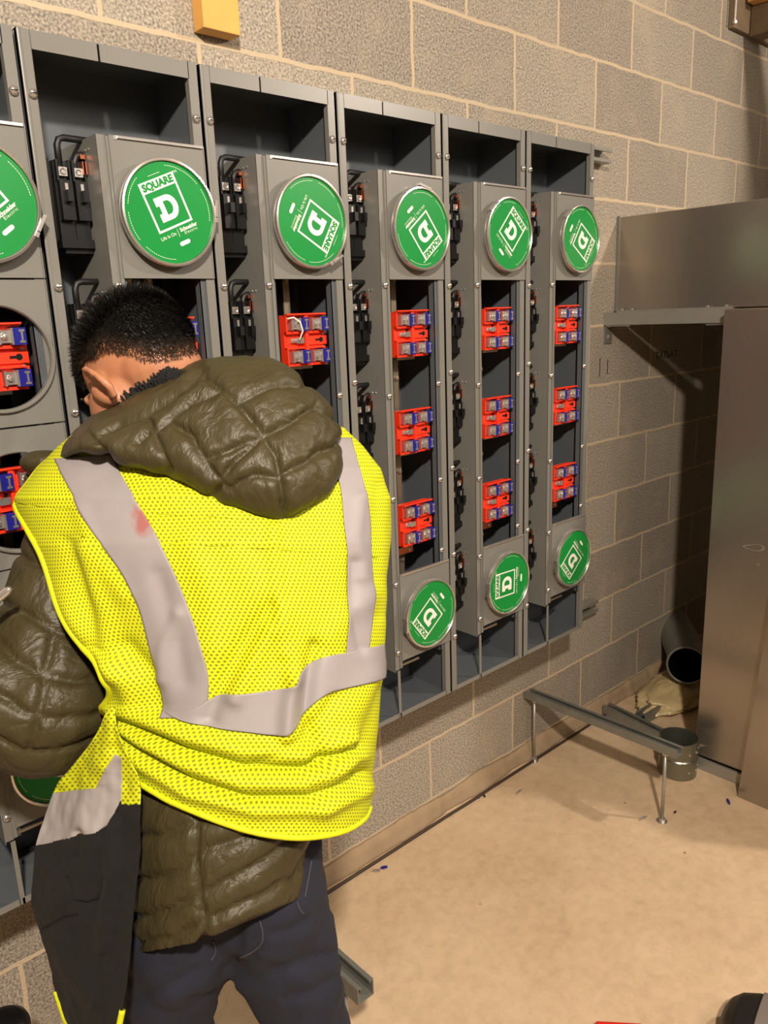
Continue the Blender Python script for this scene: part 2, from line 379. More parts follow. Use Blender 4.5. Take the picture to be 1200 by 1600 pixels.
def ring_mesh():
    mb = MB(); prof = [(.0865, .012), (.0892, .013), (.0902, .016), (.0902, .022), (.0888, .0248), (.0855, .0255), (.0842, .024), (.0842, .018), (.0858, .017)]
    mb.lathe((0, 0, 0), (0, -1, 0), prof, 72, close=True)
    # tab and gap of the band
    mb.obox((.0865, -.0262, -.004), (.0058, 0, 0), (0, .012, 0), (0, 0, .008)); mb.obox((.0868, -.0268, .005), (.005, 0, .001), (0, .010, 0), (-.001, 0, .028))
    return mb.mesh('sealing_ring', [STEEL], True)
RING = ring_mesh()
try: RING.set_sharp_from_angle(angle=math.radians(40))
except Exception: pass

def text_mesh(body, size, bold=0.0, space=1.0, extr=0.0):
    c = bpy.data.curves.new('t', 'FONT'); c.body = body; c.size = size; c.align_x = 'CENTER'; c.align_y = 'CENTER'
    c.offset = bold; c.space_character = space; c.resolution_u = 3
    o = bpy.data.objects.new('t', c); COL.objects.link(o); bpy.context.view_layer.update()
    me = bpy.data.meshes.new_from_object(o.evaluated_get(bpy.context.evaluated_depsgraph_get()))
    vs = [tuple(v.co[:2]) for v in me.vertices]; fs = [tuple(p.vertices) for p in me.polygons]
    bpy.data.objects.remove(o); bpy.data.meshes.remove(me); bpy.data.curves.remove(c)
    return vs, fs

def disc_mesh():
    """green blanking plate, printed logo, origin at centre, facing -Y; logo upright (rotate object about Y)"""
    mb = MB(); mb.lathe((0, 0, 0), (0, -1, 0), [(.0001, 0), (.03, 0), (.06, 0), (.0835, 0), (.0840, -.003)], 72, 0)
    yy = -.0004
    def put(vs, fs, ox, oz, mi=1, y=yy): mb.add([(x + ox, y, z + oz) for x, z in vs], [f for f in fs], mi)
    def rect(x0, x1, z0, z1, mi=1, y=yy): put([(x0, z0), (x1, z0), (x1, z1), (x0, z1)], [(0, 1, 2, 3)], 0, 0, mi, y)
    c = .0175; hw, hh, t = .036, .042, .0036
    rect(-hw, -hw + t, c - hh, c + hh); rect(hw - t, hw, c - hh, c + hh); rect(-hw + t, hw - t, c - hh, c - hh + t)
    rect(-hw + t, hw - t, c + hh - .0185, c + hh)                                 # banner
    vs, fs = text_mesh('SQUARE', .0162, .0009, 1.0); mxx = max(v[0] for v in vs); vs = [(x * .0318 / mxx, z) for x, z in vs]; put(vs, fs, 0, c + hh - .0096, 2, yy - .0003)
    # slab letter D: spurs, stem and bowl built from strips
    dz = c - .0075; 
    def arc(cx, cz, rx, rz, n=14): return [(cx + rx * math.sin(math.pi * k / n), cz + rz * math.cos(math.pi * k / n)) for k in range(n + 1)]
    outer = arc(.002, dz, .0185, .0205); inner = arc(.0005, dz, .0095, .0115); n = len(outer)
    put(outer + inner, [(k, k + 1, n + k + 1, n + k) for k in range(n - 1)], 0, 0)
    rect(-.0205, .0022, dz + .0115, dz + .0205); rect(-.0205, .0022, dz - .0205, dz - .0115)
    rect(-.0145, -.0050, dz - .0116, dz + .0116)
    rect(-.0205, -.0144, dz + .0065, dz + .0116); rect(-.0205, -.0144, dz - .0116, dz - .0065)
    vs, fs = text_mesh('Life Is On', .0082); put(vs, fs, -.0215, c - hh - .0095)
    vs, fs = text_mesh('Schneider', .0092, .0003); put(vs, fs, .0225, c - hh - .0075)
    vs, fs = text_mesh('Electric', .0068, 0, 1.3); put(vs, fs, .0245, c - hh - .0145)
    rect(-.0012, -.0006, c - hh - .017, c - hh - .003)
    pill = [(.0075 + .0035 * math.cos(a), .0035 * math.sin(a)) for a in np.linspace(-math.pi / 2, math.pi / 2, 8)] + [(-.0075 + .0035 * math.cos(a), .0035 * math.sin(a)) for a in np.linspace(math.pi / 2, 3 * math.pi / 2, 8)]
    put([(x, z) for x, z in pill], [tuple(range(len(pill)))], .004, -.0535)
    vs, fs = text_mesh('TM', .006); put(vs, fs, hw + .004, c + hh - .002)
    rect(-.012, .012, c + hh + .006, c + hh + .0066)
    # fine print running round the rim
    for a0, a1 in ((20, 70), (78, 118), (200, 245), (255, 290), (300, 335)):
        for k in range(a0, a1, 3):
            a = math.radians(k); b = math.radians(k + 1.9)
            put([(r * math.sin(q), r * math.cos(q)) for r, q in ((.0768, a), (.0768, b), (.0777, b), (.0777, a))], [(0, 1, 2, 3)], 0, 0)
    return mb.mesh('blanking_plate', [GREEN, WHITE, GREEN], False, False)
DISC = disc_mesh()

def socket_meshes():
    b = MB(); f = -.014
    b.box(-.050, .050, f, 0, -.052, .052)                          # base
    b.box(.046, .060, -.010, 0, -.034, .022)
    for sx in (-1, 1):
        for sz in (-1, 1):
            x0, x1 = (-.050, -.004) if sx < 0 else (.004, .050); z0, z1 = (.014, .052) if sz > 0 else (-.052, -.014)
            b.box(x0, x1, f - .010, f, z0, z0 + .005); b.box(x0, x1, f - .010, f, z1 - .003, z1)
            b.box(x0, x0 + .003, f - .010, f, z0, z1)
    b.box(-.004, .004, f - .013, f, -.052, .054)
    b.box(-.050, .050, f - .016, f - .008, .052, .055)
    b.box(.008, .058, f - .004, f, -.010, .008)
    # keyhole
    b.lathe((.043, f - .0045, 0), (0, -1, 0), [(.0001, 0), (.0055, 0)], 12, 1); b.box(.028, .043, f - .0046, f - .0042, -.0022, .0022, 1)
    b.box(-.012, -.006, f - .001, f - .0002, .006, .012, 1)
    base = b.mesh('socket_base', [RED, BLACK])
    s = MB()                                                        # silver jaw with screw
    s.box(-.017, -.001, -.022, .004, -.010, .010); s.box(-.001, .002, -.030, .004, -.013, .013); s.box(-.019, -.016, -.026, 0, -.012, .012)
    s.lathe((-.010, -.022, 0), (0, -1, 0), [(.0001, .005), (.004, .0045), (.0058, .002), (.006, 0)], 14)
    jaw = s.mesh('jaw', [STEEL], False)
    s = MB(); s.box(.002, .022, -.030, .002, -.0135, .0135); s.box(.0052, .0068, -.0305, -.001, -.0135, .0135)
    s.box(.0110, .0195, -.0312, -.0300, -.0105, -.0070, 1); s.box(.0110, .0195, -.0312, -.0300, .0070, .0105, 1); s.box(.0138, .0168, -.0312, -.0300, -.0072, .0072, 1)
    clip = s.mesh('jaw_clip', [BLUE, STEEL], False)
    s = MB(); s.box(-.036, .004, -.020, -.015, -.0045, .0045)
    for x in (-.028, -.012, .0):
        s.lathe((x, -.020, 0), (0, -1, 0), [(.0001, .004), (.0035, .0035), (.0045, 0)], 12)
    s.box(-.022, -.006, -.024, -.019, -.006, .006)
    lnk = s.mesh('jumper_link', [STEEL], False)
    return base, jaw, clip, lnk
SB, SJ, SCLP, SL = socket_meshes()

def breaker_meshes():
    b = MB()
    # two pole black moulded case, stepped front
    for i, x in enumerate((-.026, .0005)):
        b.box(x, x + .0255, -.055, 0, -.070, .055); b.box(x + .002, x + .0235, -.070, -.055, -.040, .022)
        b.box(x + .008, x + .0175, -.084, -.070, -.012, .006)
        b.box(x + .001, x + .004, -.066, -.055, .022, .055); b.box(x + .0215, x + .0245, -.066, -.055, .022, .055)
    b.box(-.030, -.026, -.040, 0, -.075, .060); b.box(-.028, .028, -.060, -.004, -.084, -.070); b.box(-.02, .03, -.05, -.004, -.092, -.084)
    case = b.mesh('breaker_case', [BLACK])
    s = MB()
    for x in (-.0135, .013):
        s.box(x - .007, x + .007, -.064, -.050, .030, .044); s.lathe((x, -.064, .037), (0, -1, 0), [(.003, .0005), (.0045, .0015), (.0055, 0)], 12)
        s.box(x - .002, x + .003, -.0705, -.0695, .0, .018)
    lug = s.mesh('terminal_lug', [STEEL])
    return case, lug
BC, BL = breaker_meshes()
def cable_mesh(x, h, y=-.052):
    pts = [(x, y, .04), (x, y, h - .012), (x + .004, y, h - .003), (x + .012, y, h), (.050, y + .004, h)]
    mb = MB(); mb.tube(pts, .0056, 10); return mb.mesh('cable', [BLACKRUB], True)
CB1, CB2 = cable_mesh(-.0135, .092), cable_mesh(.013, .068)

def cabinet(L, label, covers, opened, sockets, rots, breakers):
    t = empty('meter_cabinet', (L, YB, ZB), label, 'electrical meter cabinet', 'row of grey meter cabinets on the block wall')
    b = MB(); e = .0016
    b.box(0, W, -e, 0, 0, H); b.box(0, e, -D, 0, 0, H); b.box(W - e, W, -D, 0, 0, H); b.box(0, W, -D, 0, H - e, H); b.box(0, W, -D, 0, 0, e)
    b.build('cabinet_shell', [PAINTIN], t)
    # front stiles
    s = MB(); s.box(0, .020, -D - .001, -D + .002, 0, H); s.box(0, .006, -D - .003, -D + .01, 0, H)
    s.build('left_stile', PAINT, t, bevel=.0018)
    s = MB(); s.box(W - .016, W, -D - .001, -D + .001, 0, H); s.box(W - .0175, W - .016, -D - .001, -D + .012, 0, H); s.build('right_stile', PAINT, t)
    s = MB(); s.box(.020, .1250, -D - .001, -D + .001, H - .027, H); s.box(.1290, W - .016, -D - .001, -D + .001, H - .027, H); s.build('top_rail', PAINT, t)
    s = MB(); s.box(.020, .112, -D - .001, -D + .001, 0, .012); s.box(.118, W - .016, -D - .001, -D + .001, 0, .012); s.box(.16, .24, -D - .0014, -D - .001, .004, .007)
    s.build('bottom_rail', PAINT, t)
    # meter column: divider wall, flange, ledges
    zt = 1.847 - ZB; z0 = .132
    s = MB(); s.box(.106, .1075, -D, 0, z0 - .005, zt); s.box(.106, .1205, -D - .001, -D + .001, z0, zt); s.box(.1205, .1265, -D - .0045, -D + .008, z0 + .004, zt - .002)
    s.box(.114, .122, -D - .001, -D + .001, 0, z0 - .004); s.box(.107, W - e, -D + .004, -e, zt - .012, zt - .0105)
    for k in range(5):                                              # knock-out dimples on the side of the divider
        for q in (0, 1):
            s.lathe((.106, -D + .045 - q * .012, zt - .018 - .231 * k), (-1, 0, 0), [(.0022, 0), (.002, .002), (.0001, .0024)], 8, 1)
        if k: s.lathe((.106, -.045, zt - .10 - .231 * k), (-1, 0, 0), [(.002, 0), (.0001, .002)], 8, 1)
    s.build('divider', [PAINT, STEEL], t)
    s = MB(); s.box(.1275, .134, -D + .003, -D + .005, z0, zt - .01); s.box(.276, W - .016, -D + .003, -D + .005, z0, zt - .01); s.box(.276, .2775, -D + .003, -D + .02, z0, zt - .01)
    s.build('meter_ledge', [PAINTIN], t)
    s = MB(); s.box(.150, .262, -.040, -.034, .12, zt - .03); s.build('insulating_backer', [BLACK], t)
    s = MB()
    for x in (.160, .200): s.box(x, x + .016, -.088, -.084, .14, zt - .02)
    for k in range(1, 5):
        zz = ztop(k) + .006
        for x in (.168, .208): s.lathe((x, -.088, zz), (0, -1, 0), [(.0001, .006), (.006, .005), (.0075, 0)], 6)
    s.build('bus_bar', [BUSBAR], t)
    s = MB(); s.box(.128, .19, -D - .001, -D + .003, z0 + .006, z0 + .011); s.build('latch_strip', [BUSBAR], t)
    s = MB(); s.box(.05, .085, -.006, 0, H, H + .030); s.box(.22, .255, -.006, 0, H, H + .030); s.build('mounting_ear', PAINT, t)
    if sockets:
        s = MB(); s.box(.155, .225, -.112, -.108, ztop(4) + .028, ztop(4) + .046)
        for x in (.165, .213): s.lathe((x, -.112, ztop(4) + .037), (0, -1, 0), [(.0001, .003), (.004, .002), (.005, 0)], 10, 1)
        s.build('copper_strap', [COPPER, STEEL], t)
    for k in covers + opened:
        cz = 1.7275 - .231 * k - ZB
        c = link('meter_cover', COVER_B if k in covers else COVER_O, t, (CX, -D - .0035, cz))
        if k in (0, 4) and k in covers:
            link('top_lip', LIP, c)
        if k in covers:
            r = link('sealing_ring', RING, c, (0, 0, 0)); r.rotation_euler.y = math.radians(rots.get(('r', k), 30))
            d = link('blanking_plate', DISC, c, (0, -.021, 0)); d.rotation_euler.y = -math.radians(rots[k])
            d['label'] = 'green disc with a white square logo'
    for k in sockets:
        cz = 1.4965 - .231 * (k - 1) - ZB
        s = link('socket_base', SB, t, (CX - .004, -.122, cz)); s['label'] = 'red moulded socket base'
        for sx in (-1, 1):
            for sz in (-1, 1):
                x = -.022 if sx < 0 else .031
                link('jaw', SJ, s, (x, -.006, sz * .033)); link('jaw_clip', SCLP, s, (x, -.006, sz * .033))
        link('jumper_link', SL, s, (0, 0, 0))
        mb = MB(); mb.lathe((.050, -.014, .013), (0, -1, 0), [(.0001, .003), (.003, .0025), (.004, 0)], 10); mb.lathe((.050, -.014, -.016), (0, -1, 0), [(.0001, .003), (.003, .0025), (.004, 0)], 10)
        mb.box(-.03, .03, .0, .035, -.06, -.05); mb.box(.02, .060, .0, .006, -.028, .03)
        mb.build('socket_hardware', [ZINC], s)
    for k in breakers:
        cz = 1.7275 - .231 * k - ZB + .028
        c = link('circuit_breaker', BC, t, (.0765, -.050, cz)); link('terminal_lug', BL, c); link('cable', CB1, c); link('cable', CB2, c)
        mb = MB(); mb.box(.020, .0275, -.062, -.030, .060, .067); mb.box(.020, .0275, -.066, -.058, .035, .055); mb.build('copper_tab', [COPPER], c)
        mb = MB(); mb.box(-.03, .0285, .0, .030, -.06, -.01); mb.build('breaker_rail', [PAINTIN], c)
    for x, zz in ((.012, 1.893), (.012, 1.605), (.012, 1.40), (.012, 1.16), (.012, .93), (.012, .70), (W - .010, 1.893), (.1145, 1.607), (.1145, 1.36), (.1145, 1.115), (.1145, .90), (.1145, .72)):
        link('screw', SCREW, t, (x, -D - .003, zz - ZB))
    for zz in (1.375, 1.135, .95): link('screw', SCREW, t, (W - .022, -D + .002, zz - ZB))
    return t
LX = dict(A=-2.1685, B=-1.857, C=-1.5455, D=-1.234, E=-.9225, F=-.611)
cabinet(LX['A'], 'grey meter cabinet at the left edge with two open round meter holes', [0, 3, 4], [1, 2], [1, 2], {0: 38, 3: 10, 4: 60}, range(5))
cabinet(LX['B'], 'grey meter cabinet directly behind the worker\'s head, its logo disc nearly upright', [0, 4], [], [1, 2, 3], {0: 22, 4: 10, ('r', 0): 5}, range(5))
c_ = cabinet(LX['C'], 'grey meter cabinet right of the worker\'s head with a white wire on its red socket', [0, 4], [], [1, 2, 3], {0: -120, 4: 20, ('r', 0): 62}, range(5))
cabinet(LX['D'], 'third grey meter cabinet from the right end, its lower disc next to the yellow vest', [0, 4], [], [1, 2, 3], {0: -141, 4: 127, ('r', 0): -75, ('r', 4): 185}, range(5))
cabinet(LX['E'], 'second grey meter cabinet from the right end, upper logo tilted right', [0, 4], [], [1, 2, 3], {0: -42, 4: 88, ('r', 0): -125, ('r', 4): 190}, range(5))
cabinet(LX['F'], 'rightmost grey meter cabinet of the row, beside bare block wall', [0, 4], [], [1, 2, 3], {0: -124, 4: 131, ('r', 0): -125, ('r', 4): 185}, range(5))
# white jumper wire on the upper socket of the third cabinet
mb = MB(); q = [(-.055, -.03, .045), (-.042, -.036, .047), (-.030, -.040, .038), (-.024, -.040, .02), (-.030, -.036, .004), (-.026, -.03, 0)]
mb.tube([(CX + a, -.122 + b, 1.4965 - ZB + c) for a, b, c in q], .0017, 8); mb.build('white_wire', WIREWHITE, c_, smooth=True)

# strut rails the cabinets hang on
def strut_profile(): return [(-.0206, 0), (.0206, 0), (.0206, .041), (.011, .041), (.011, .034), (.0135, .034), (.0135, .0385), (.018, .0385), (.018, .0026), (-.018, .0026), (-.018, .0385), (-.0135, .0385), (-.0135, .034), (-.011, .034), (-.011, .041), (-.0206, .041)]
def strut(mb, p, d, open_dir, L, mi=0, sq=1.0):
    """channel starting at p running along unit d for L; open_dir = direction the slot faces"""
    d = np.array(d, float); od = np.array(open_dir, float); sd = np.cross(d, od)
    mb.prism(strut_profile(), p, sd, od * sq, d * L, mi); return mb
for z, lab in ((2.012, 'steel strut rail behind the tops of the meter cabinets'), (.478, 'steel strut rail behind the feet of the meter cabinets')):
    mb = MB(); strut(mb, (-2.4, 0, z), (1, 0, 0), (0, -1, 0), 2.44)
    o = mb.build('strut_rail', [ZINC]); tag(o, lab, 'strut rail', 'strut rails behind the cabinets')

# ------------------------------------------------------------------ switchgear on the right
g = empty('switchgear_enclosure', (.02, -.45, 0), 'tall brownish steel electrical enclosure standing at the right edge', 'electrical enclosure')
def wb(name, mat, x0, x1, y0, y1, z0, z1, par, bev=.002):
    ox, oy, oz = par.location; return MB().box(x0 - ox, x1 - ox, y0 - oy, y1 - oy, z0 - oz, z1 - oz).build(name, mat, par, bevel=bev)
wb('enclosure_body', GALV, .028, 1.5, -1.05, -.445, .045, 1.523, g)
mb = MB(); strut(mb, (.035 - .02, -.44 + .45, .0), (0, -1, 0), (0, 0, 1), 1.4); mb.build('base_channel', [ZINC], g)
# scratch marks on the side
mb = MB(); x = .0276 - .02
for (u, v, a, b) in ((1178, 855, .034, .010), (1172, 880, .03, .003)):
    c = CP + ray(u, v) * ((.03 - CP[0]) / ray(u, v)[0])
    n = 28; vs = []
    for k in range(n):
        an = 2 * math.pi * k / n
        for r in (1, .8): vs.append((x, c[1] + .45 + a * r * math.cos(an), c[2] + (b * (r if b > .005 else 1) - .12 * a * math.cos(an)) * 1.0 * math.sin(an) - .1 * a * math.cos(an)))
    mb.add(vs, [(2 * k, 2 * ((k + 1) % n), 2 * ((k + 1) % n) + 1, 2 * k + 1) for k in range(n)])
mb.build('chalk_mark', [CONC], g, fixn=False)
g2 = empty('wireway', (.15, 0, 1.527), 'large grey steel wiring trough running out from the block wall above the enclosure', 'wiring trough')
wb('trough_body', GALV, .15, 1.5, -1.10, -.004, 1.527, 1.836, g2)
wb('end_seam', DKSTEEL, .146, .150, -.010, -.002, 1.527, 1.840, g2, 0)
mb = MB()
for y in (-.035, -.075, -.34, -.40): mb.lathe((.0 - .012, y, .004), (0, 0, 1), [(.007, 0), (.0065, .004), (.0001, .0055)], 6)
mb.box(-.02, -.0, -.42, -.02, -.004, .003); mb.build('bolt_flange', [ZINC], g2)
for x, r, lab in ((-.846, .022, 'thin unseen conduit added to shade the upper right wall'), (-.70, .042, 'thick unseen conduit added to shade the upper right wall')):
    mb = MB(); mb.tube([(x, -1.175, 2.2), (x, -1.175, ZC)], r, 20); o = mb.build('shadow_conduit', GALV, smooth=True); tag(o, lab, 'conduit', 'unseen conduits added to shade the wall')  # unseen pipes, added only to throw a shadow on the wall's upper right
# bracket under the trough
g3 = empty('strut_bracket', (.11, 0, 1.42), 'galvanised strut bracket fixed to the block wall under the wiring trough', 'bracket')
mb = MB(); strut(mb, (-.008, -.001, 1.5235 - 1.42), (0, -1, 0), (0, 0, -1), .445); mb.build('arm', [ZINC], g3)
mb = MB(); mb.box(-.024, .020, -.006, -.0005, 0, .085)
mb.build('wall_plate', [DKSTEEL], g3)
mb = MB()
for z in (.022, .06): mb.lathe((-.002, -.006, z), (0, -1, 0), [(.0075, 0), (.007, .005), (.0001, .006)], 6)
mb.build('anchor_bolt', [STEEL], g3)
mb = MB(); mb.box(-.024, .02, -.10, -.0, .058, .062); mb.box(-.02, .016, -.445, -.36, .056, .061)
mb.build('angle_plate', [ZINC], g3)
# brace from arm to wall
# leaning sheet
mb = MB(); b0 = np.array((-.052, -.628, .0)); b1 = np.array((-.020, -.676, .80)); yd = np.array((-.01, -.45, 0)); th = np.array((.006, 0, 0))
mb.obox(b0, yd, b1 - b0, th); o = mb.build('steel_sheet', [GALV], bevel=.001); tag(o, 'loose steel sheet leaning upright on the floor at the right edge', 'steel sheet')

# ------------------------------------------------------------------ lumber pieces
o = MB().box(-1.432, -1.347, -.042, -.003, 2.105, 2.9).build('lumber_block', LUMBER, bevel=.002); tag(o, 'yellow pine board end hanging on the wall above the cabinets', 'lumber')
o = MB().box(.867, 1.9, -.022, -.002, 2.545, 2.80).build('timber_ledger', GREYWOOD, bevel=.003); tag(o, 'weathered grey timber plate flat on the wall in the top right corner', 'timber')
o = MB().box(1.0, 1.09, -1.9, -.024, 2.537, 2.640).build('timber_joist', GREYWOOD, bevel=.003); tag(o, 'weathered grey timber joist running out from the wall, top right corner', 'timber')
o = MB().box(.95, 1.04, -.16, -.030, 2.642, 2.9).build('lumber_block', LUMBER, bevel=.002); tag(o, 'yellow pine block resting on the weathered timber joist', 'lumber')
mb = MB(); mb.tube([(.858, -.030, 2.56), (.858, -.030, 3.0)], .004, 8); mb.lathe((.858, -.03, 2.553), (0, 0, 1), [(.0001, 0), (.008, 0), (.008, .008), (.004, .009)], 6); o = mb.build('hanger_rod', [STEEL], auto=True); tag(o, 'thin bright threaded rod at the end of the weathered timber', 'rod')

def wall_at(u, v):
    d = ray(u, v); return CP + d * (-CP[1] / d[1])
a, b = wall_at(1024, 553), wall_at(1058, 556)
vs, fs = text_mesh('TATI-AT', .040, .0008); ww = max(v[0] for v in vs) - min(v[0] for v in vs)
mb = MB(); mb.add([((x / ww) * (b[0] - a[0]) + (a[0] + b[0]) / 2, -.0007, z + (a[2] + b[2]) / 2) for x, z in vs], fs)
o = mb.build('marker_writing', BLACK, fixn=False); tag(o, 'small black marker scribble on the block wall under the bracket', 'writing')
for (u0, v0, u1, v1), lab in (((937, 560, 937, 588), 'left one of two short black pencil strokes on the block wall'), ((949, 562, 949, 584), 'right one of two short black pencil strokes on the block wall')):
    a, b = wall_at(u0, v0), wall_at(u1, v1); o = MB().box(a[0], a[0] + .0035, -.0008, -.0001, b[2], a[2]).build('pencil_mark', BLACK); tag(o, lab, 'mark')

# ------------------------------------------------------------------ strut stands
def stand(x, y0, y1, z, rods, label, sq=.58):
    t = empty('strut_stand', (x, (y0 + y1) / 2, 0), label, 'strut stand', 'strut stands on threaded rods'); oy = (y0 + y1) / 2
    mb = MB(); strut(mb, (0, y0 - oy, z + .014), (0, -1, 0), (0, 0, 1), y0 - y1, 0, sq); mb.build('channel', [DKSTEEL], t)
    for ry in rods:
        mb = MB(); mb.tube([(0, ry - oy, 0), (0, ry - oy, z + .012)], .0052, 10); mb.build('threaded_rod', [ZINC], t, smooth=True)
        mb = MB(); mb.lathe((0, ry - oy, 0), (0, 0, 1), [(.017, 0), (.017, .003), (.0095, .003), (.0095, .012), (.005, .013)], 12)
        mb.build('foot_nut', [STEEL], t)
        mb = MB(); mb.lathe((0, ry - oy, z - .0), (0, 0, 1), [(.005, 0), (.0095, .001), (.0095, .010), (.005, .012)], 6)
        mb.build('nut', [STEEL], t)
    return t
stand(-.335, -.008, -.565, .228, (-.037, -.522), 'low strut channel on threaded rods on the floor beside the steel can')
stand(-1.555, -.03, -.548, .215, (-.06, -.48), 'low strut channel on threaded rods behind the worker\'s legs', .9)

# ------------------------------------------------------------------ floor things
def fl(u, v, z=0.0):
    d = ray(u, v); return CP + d * ((z - CP[2]) / d[2])
# galvanised can
c = fl(1058, 1205); c[2] = 0
t = empty('steel_coupling', tuple(c), 'open galvanised steel can standing on the floor at the end of the strut stand', 'steel can')
R_ = .062
mb = MB(); mb.lathe((0, 0, 0), (0, 0, 1), [(.0001, .0), (R_, .0), (R_, .062), (R_ + .003, .066), (R_, .070), (R_, .128), (R_ + .002, .131), (R_ - .001, .132), (R_ - .002, .128), (R_ - .002, .003), (.0001, .003)], 40)
mb.build('can_wall', [simple('can_steel', (140, 142, 130), .28, .9, .05, 20, .15, 10)], t, auto=True)
mb = MB()
for k in range(3):
    a = math.radians(-118 + k * 32)
    for z in (.03, .095):
        mb.lathe((R_ * math.cos(a), R_ * math.sin(a), z), (math.cos(a), math.sin(a), 0), [(.004, 0), (.003, .003), (.0001, .0035)], 10)
mb.build('rivet', [STEEL], t)
# pipe elbow behind
a = np.array((.415, -.21, .165))
t = empty('pipe_elbow', (a[0] + .08, a[1], 0), 'dark open end of a grey conduit elbow half behind the tall enclosure', 'pipe')
dirv = CP - a; dirv[2] = .25; dirv /= np.linalg.norm(dirv)
mb = MB(); pts = [a, a - dirv * .06]; cur = dirv.copy()
for k in range(7):
    cur = cur + np.array((-.10, -.16, -.05)); cc = cur / np.linalg.norm(cur); pts.append(pts[-1] - cc * .05)
base = np.array(t.location)
outp = [p - base for p in pts]
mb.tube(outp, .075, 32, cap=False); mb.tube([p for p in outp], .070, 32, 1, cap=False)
mb.lathe(outp[0], dirv, [(.070, 0), (.070, .003), (.078, .003), (.078, -.006), (.075, -.006)], 32)
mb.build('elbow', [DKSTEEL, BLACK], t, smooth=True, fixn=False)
# plastic wrapped bundle
def blob(name, c, r, mat, amp=.2, fr=6, seed=0, seg=40):
    mb = MB(); vs = []
    for i in range(seg + 1):
        th = math.pi * i / seg
        for k in range(seg * 2):
            ph = math.pi * k / seg; d = Vector((math.sin(th) * math.cos(ph), math.sin(th) * math.sin(ph), math.cos(th)))
            s = 1 + amp * mnoise.noise(d * fr * .5 + Vector((seed, 0, 0))) + amp * .5 * mnoise.noise(d * fr * 1.7 + Vector((seed, 5, 0)))
            vs.append((c[0] + r[0] * d.x * s, c[1] + r[1] * d.y * s, max(0.001, c[2] + r[2] * d.z * s)))
    n = seg * 2; mb.add(vs, [(i * n + k, i * n + (k + 1) % n, (i + 1) * n + (k + 1) % n, (i + 1) * n + k) for i in range(seg) for k in range(n)])
    return mb.build(name, mat, smooth=True)
o = blob('plastic_bag', (.475, -.155, .022), (.25, .118, .050), [PLASTICBAG], .16, 5, 3); tag(o, 'cloudy plastic bag over a flat bundle in the corner behind the strut pieces', 'plastic bag')
# loose strut and blocks
mb = MB(); d = np.array((.02, -1, 0.)); d = fl(1040, 1160, .02) - fl(945, 1112, .02); d[2] = 0; L_ = np.linalg.norm(d); d /= L_
strut(mb, fl(945, 1116, .0) + np.array((0.01, 0, 0)), d, (0, 0, 1), L_ + .03); o = mb.build('loose_strut', [DKSTEEL]); tag(o, 'short loose strut channel lying on the floor behind the steel can', 'strut offcut')
mb = MB(); p0 = fl(1000, 1130, 0); p1 = fl(1030, 1112, 0); d = (p1 - p0); d[2] = 0; L_ = np.linalg.norm(d); d /= L_
strut(mb, p0, d, (0, 0, 1), L_ + .02); o = mb.build('loose_strut', [DKSTEEL]); tag(o, 'small dark strut piece lying against the plastic bag', 'strut offcut')
# cord along the wall
q = [(440, 1430), (500, 1391), (560, 1354), (620, 1322), (680, 1286), (720, 1262), (750, 1243), (780, 1222), (810, 1190), (838, 1168), (870, 1150), (905, 1122), (925, 1108), (938, 1098)]
pts = [fl(u, v, .006) for u, v in q]; pp = []
for i in range(len(pts) - 1):
    for k in range(4):
        s = pts[i] * (1 - k / 4) + pts[i + 1] * k / 4; s[2] = .006; s[0] += .002 * math.sin(i * 4 + k); s[1] = min(s[1], -.040); pp.append(s)
mb = MB(); mb.tube(pp, .0048, 8); o = mb.build('cord', CORD, smooth=True); tag(o, 'dark cord lying on the floor along the foot of the block wall', 'cord')
# debris
deb = [(750, 1243, 'blue', .026, 20, 'blue wire connector on the floor touching the cord'), (811, 1237, 'steel', .03, 5, 'small silver screw lying left of the strut stand'),
       (1005, 1278, 'steel', .03, -10, 'small silver screw beside the front foot of the strut stand'), (1138, 1252, 'blue', .026, 40, 'blue wire connector near the steel sheet'),
       (600, 1355, 'blue', .02, 150, 'blue wire connector on the floor right of the worker\'s hip'), (588, 1360, 'steel', .022, 130, 'tiny bare wire end beside a blue connector'),
       (1055, 1268, 'black', .012, 0, 'tiny dark fleck on the floor right of the stand foot'), (757, 1243, 'black', .012, 60, 'tiny dark scrap beside the cord')]
for u, v, kind, L_, an, lab in deb:
    c = fl(u, v, .0045); a = math.radians(an); dx, dy = L_ / 2 * math.cos(a), L_ / 2 * math.sin(a)
    mb = MB(); r = .0042 if kind != 'black' else .003
    mb.tube([(-dx, -dy, 0), (-dx * .3, -dy * .3, 0), (dx * .4, dy * .4, 0), (dx, dy, 0)], [r * .7, r, r, r * .6], 8)
    o = mb.build({'blue': 'wire_connector', 'steel': 'loose_screw', 'black': 'scrap'}[kind], {'blue': BLUE, 'steel': STEEL, 'black': BLACK}[kind], auto=True)
    o.location = (c[0], c[1], r); tag(o, lab, {'blue': 'wire connector', 'steel': 'screw', 'black': 'scrap'}[kind], 'debris on the floor')
# red case edge, boot, black canister
a = fl(930, 1594, .03); b = fl(1004, 1598, .03)
ex = b - a; ex[2] = 0; ey = np.array((ex[1], -ex[0], 0)); ey /= np.linalg.norm(ey)
if ey @ (CP - a) < 0: ey = -ey
mb = MB(); mb.obox((a[0], a[1], 0), ex, ey * .08, (0, 0, .03)); o = mb.build('tool_case', REDCASE, bevel=.004); tag(o, 'red metal case with only its top edge in view at the bottom of the frame', 'tool case')

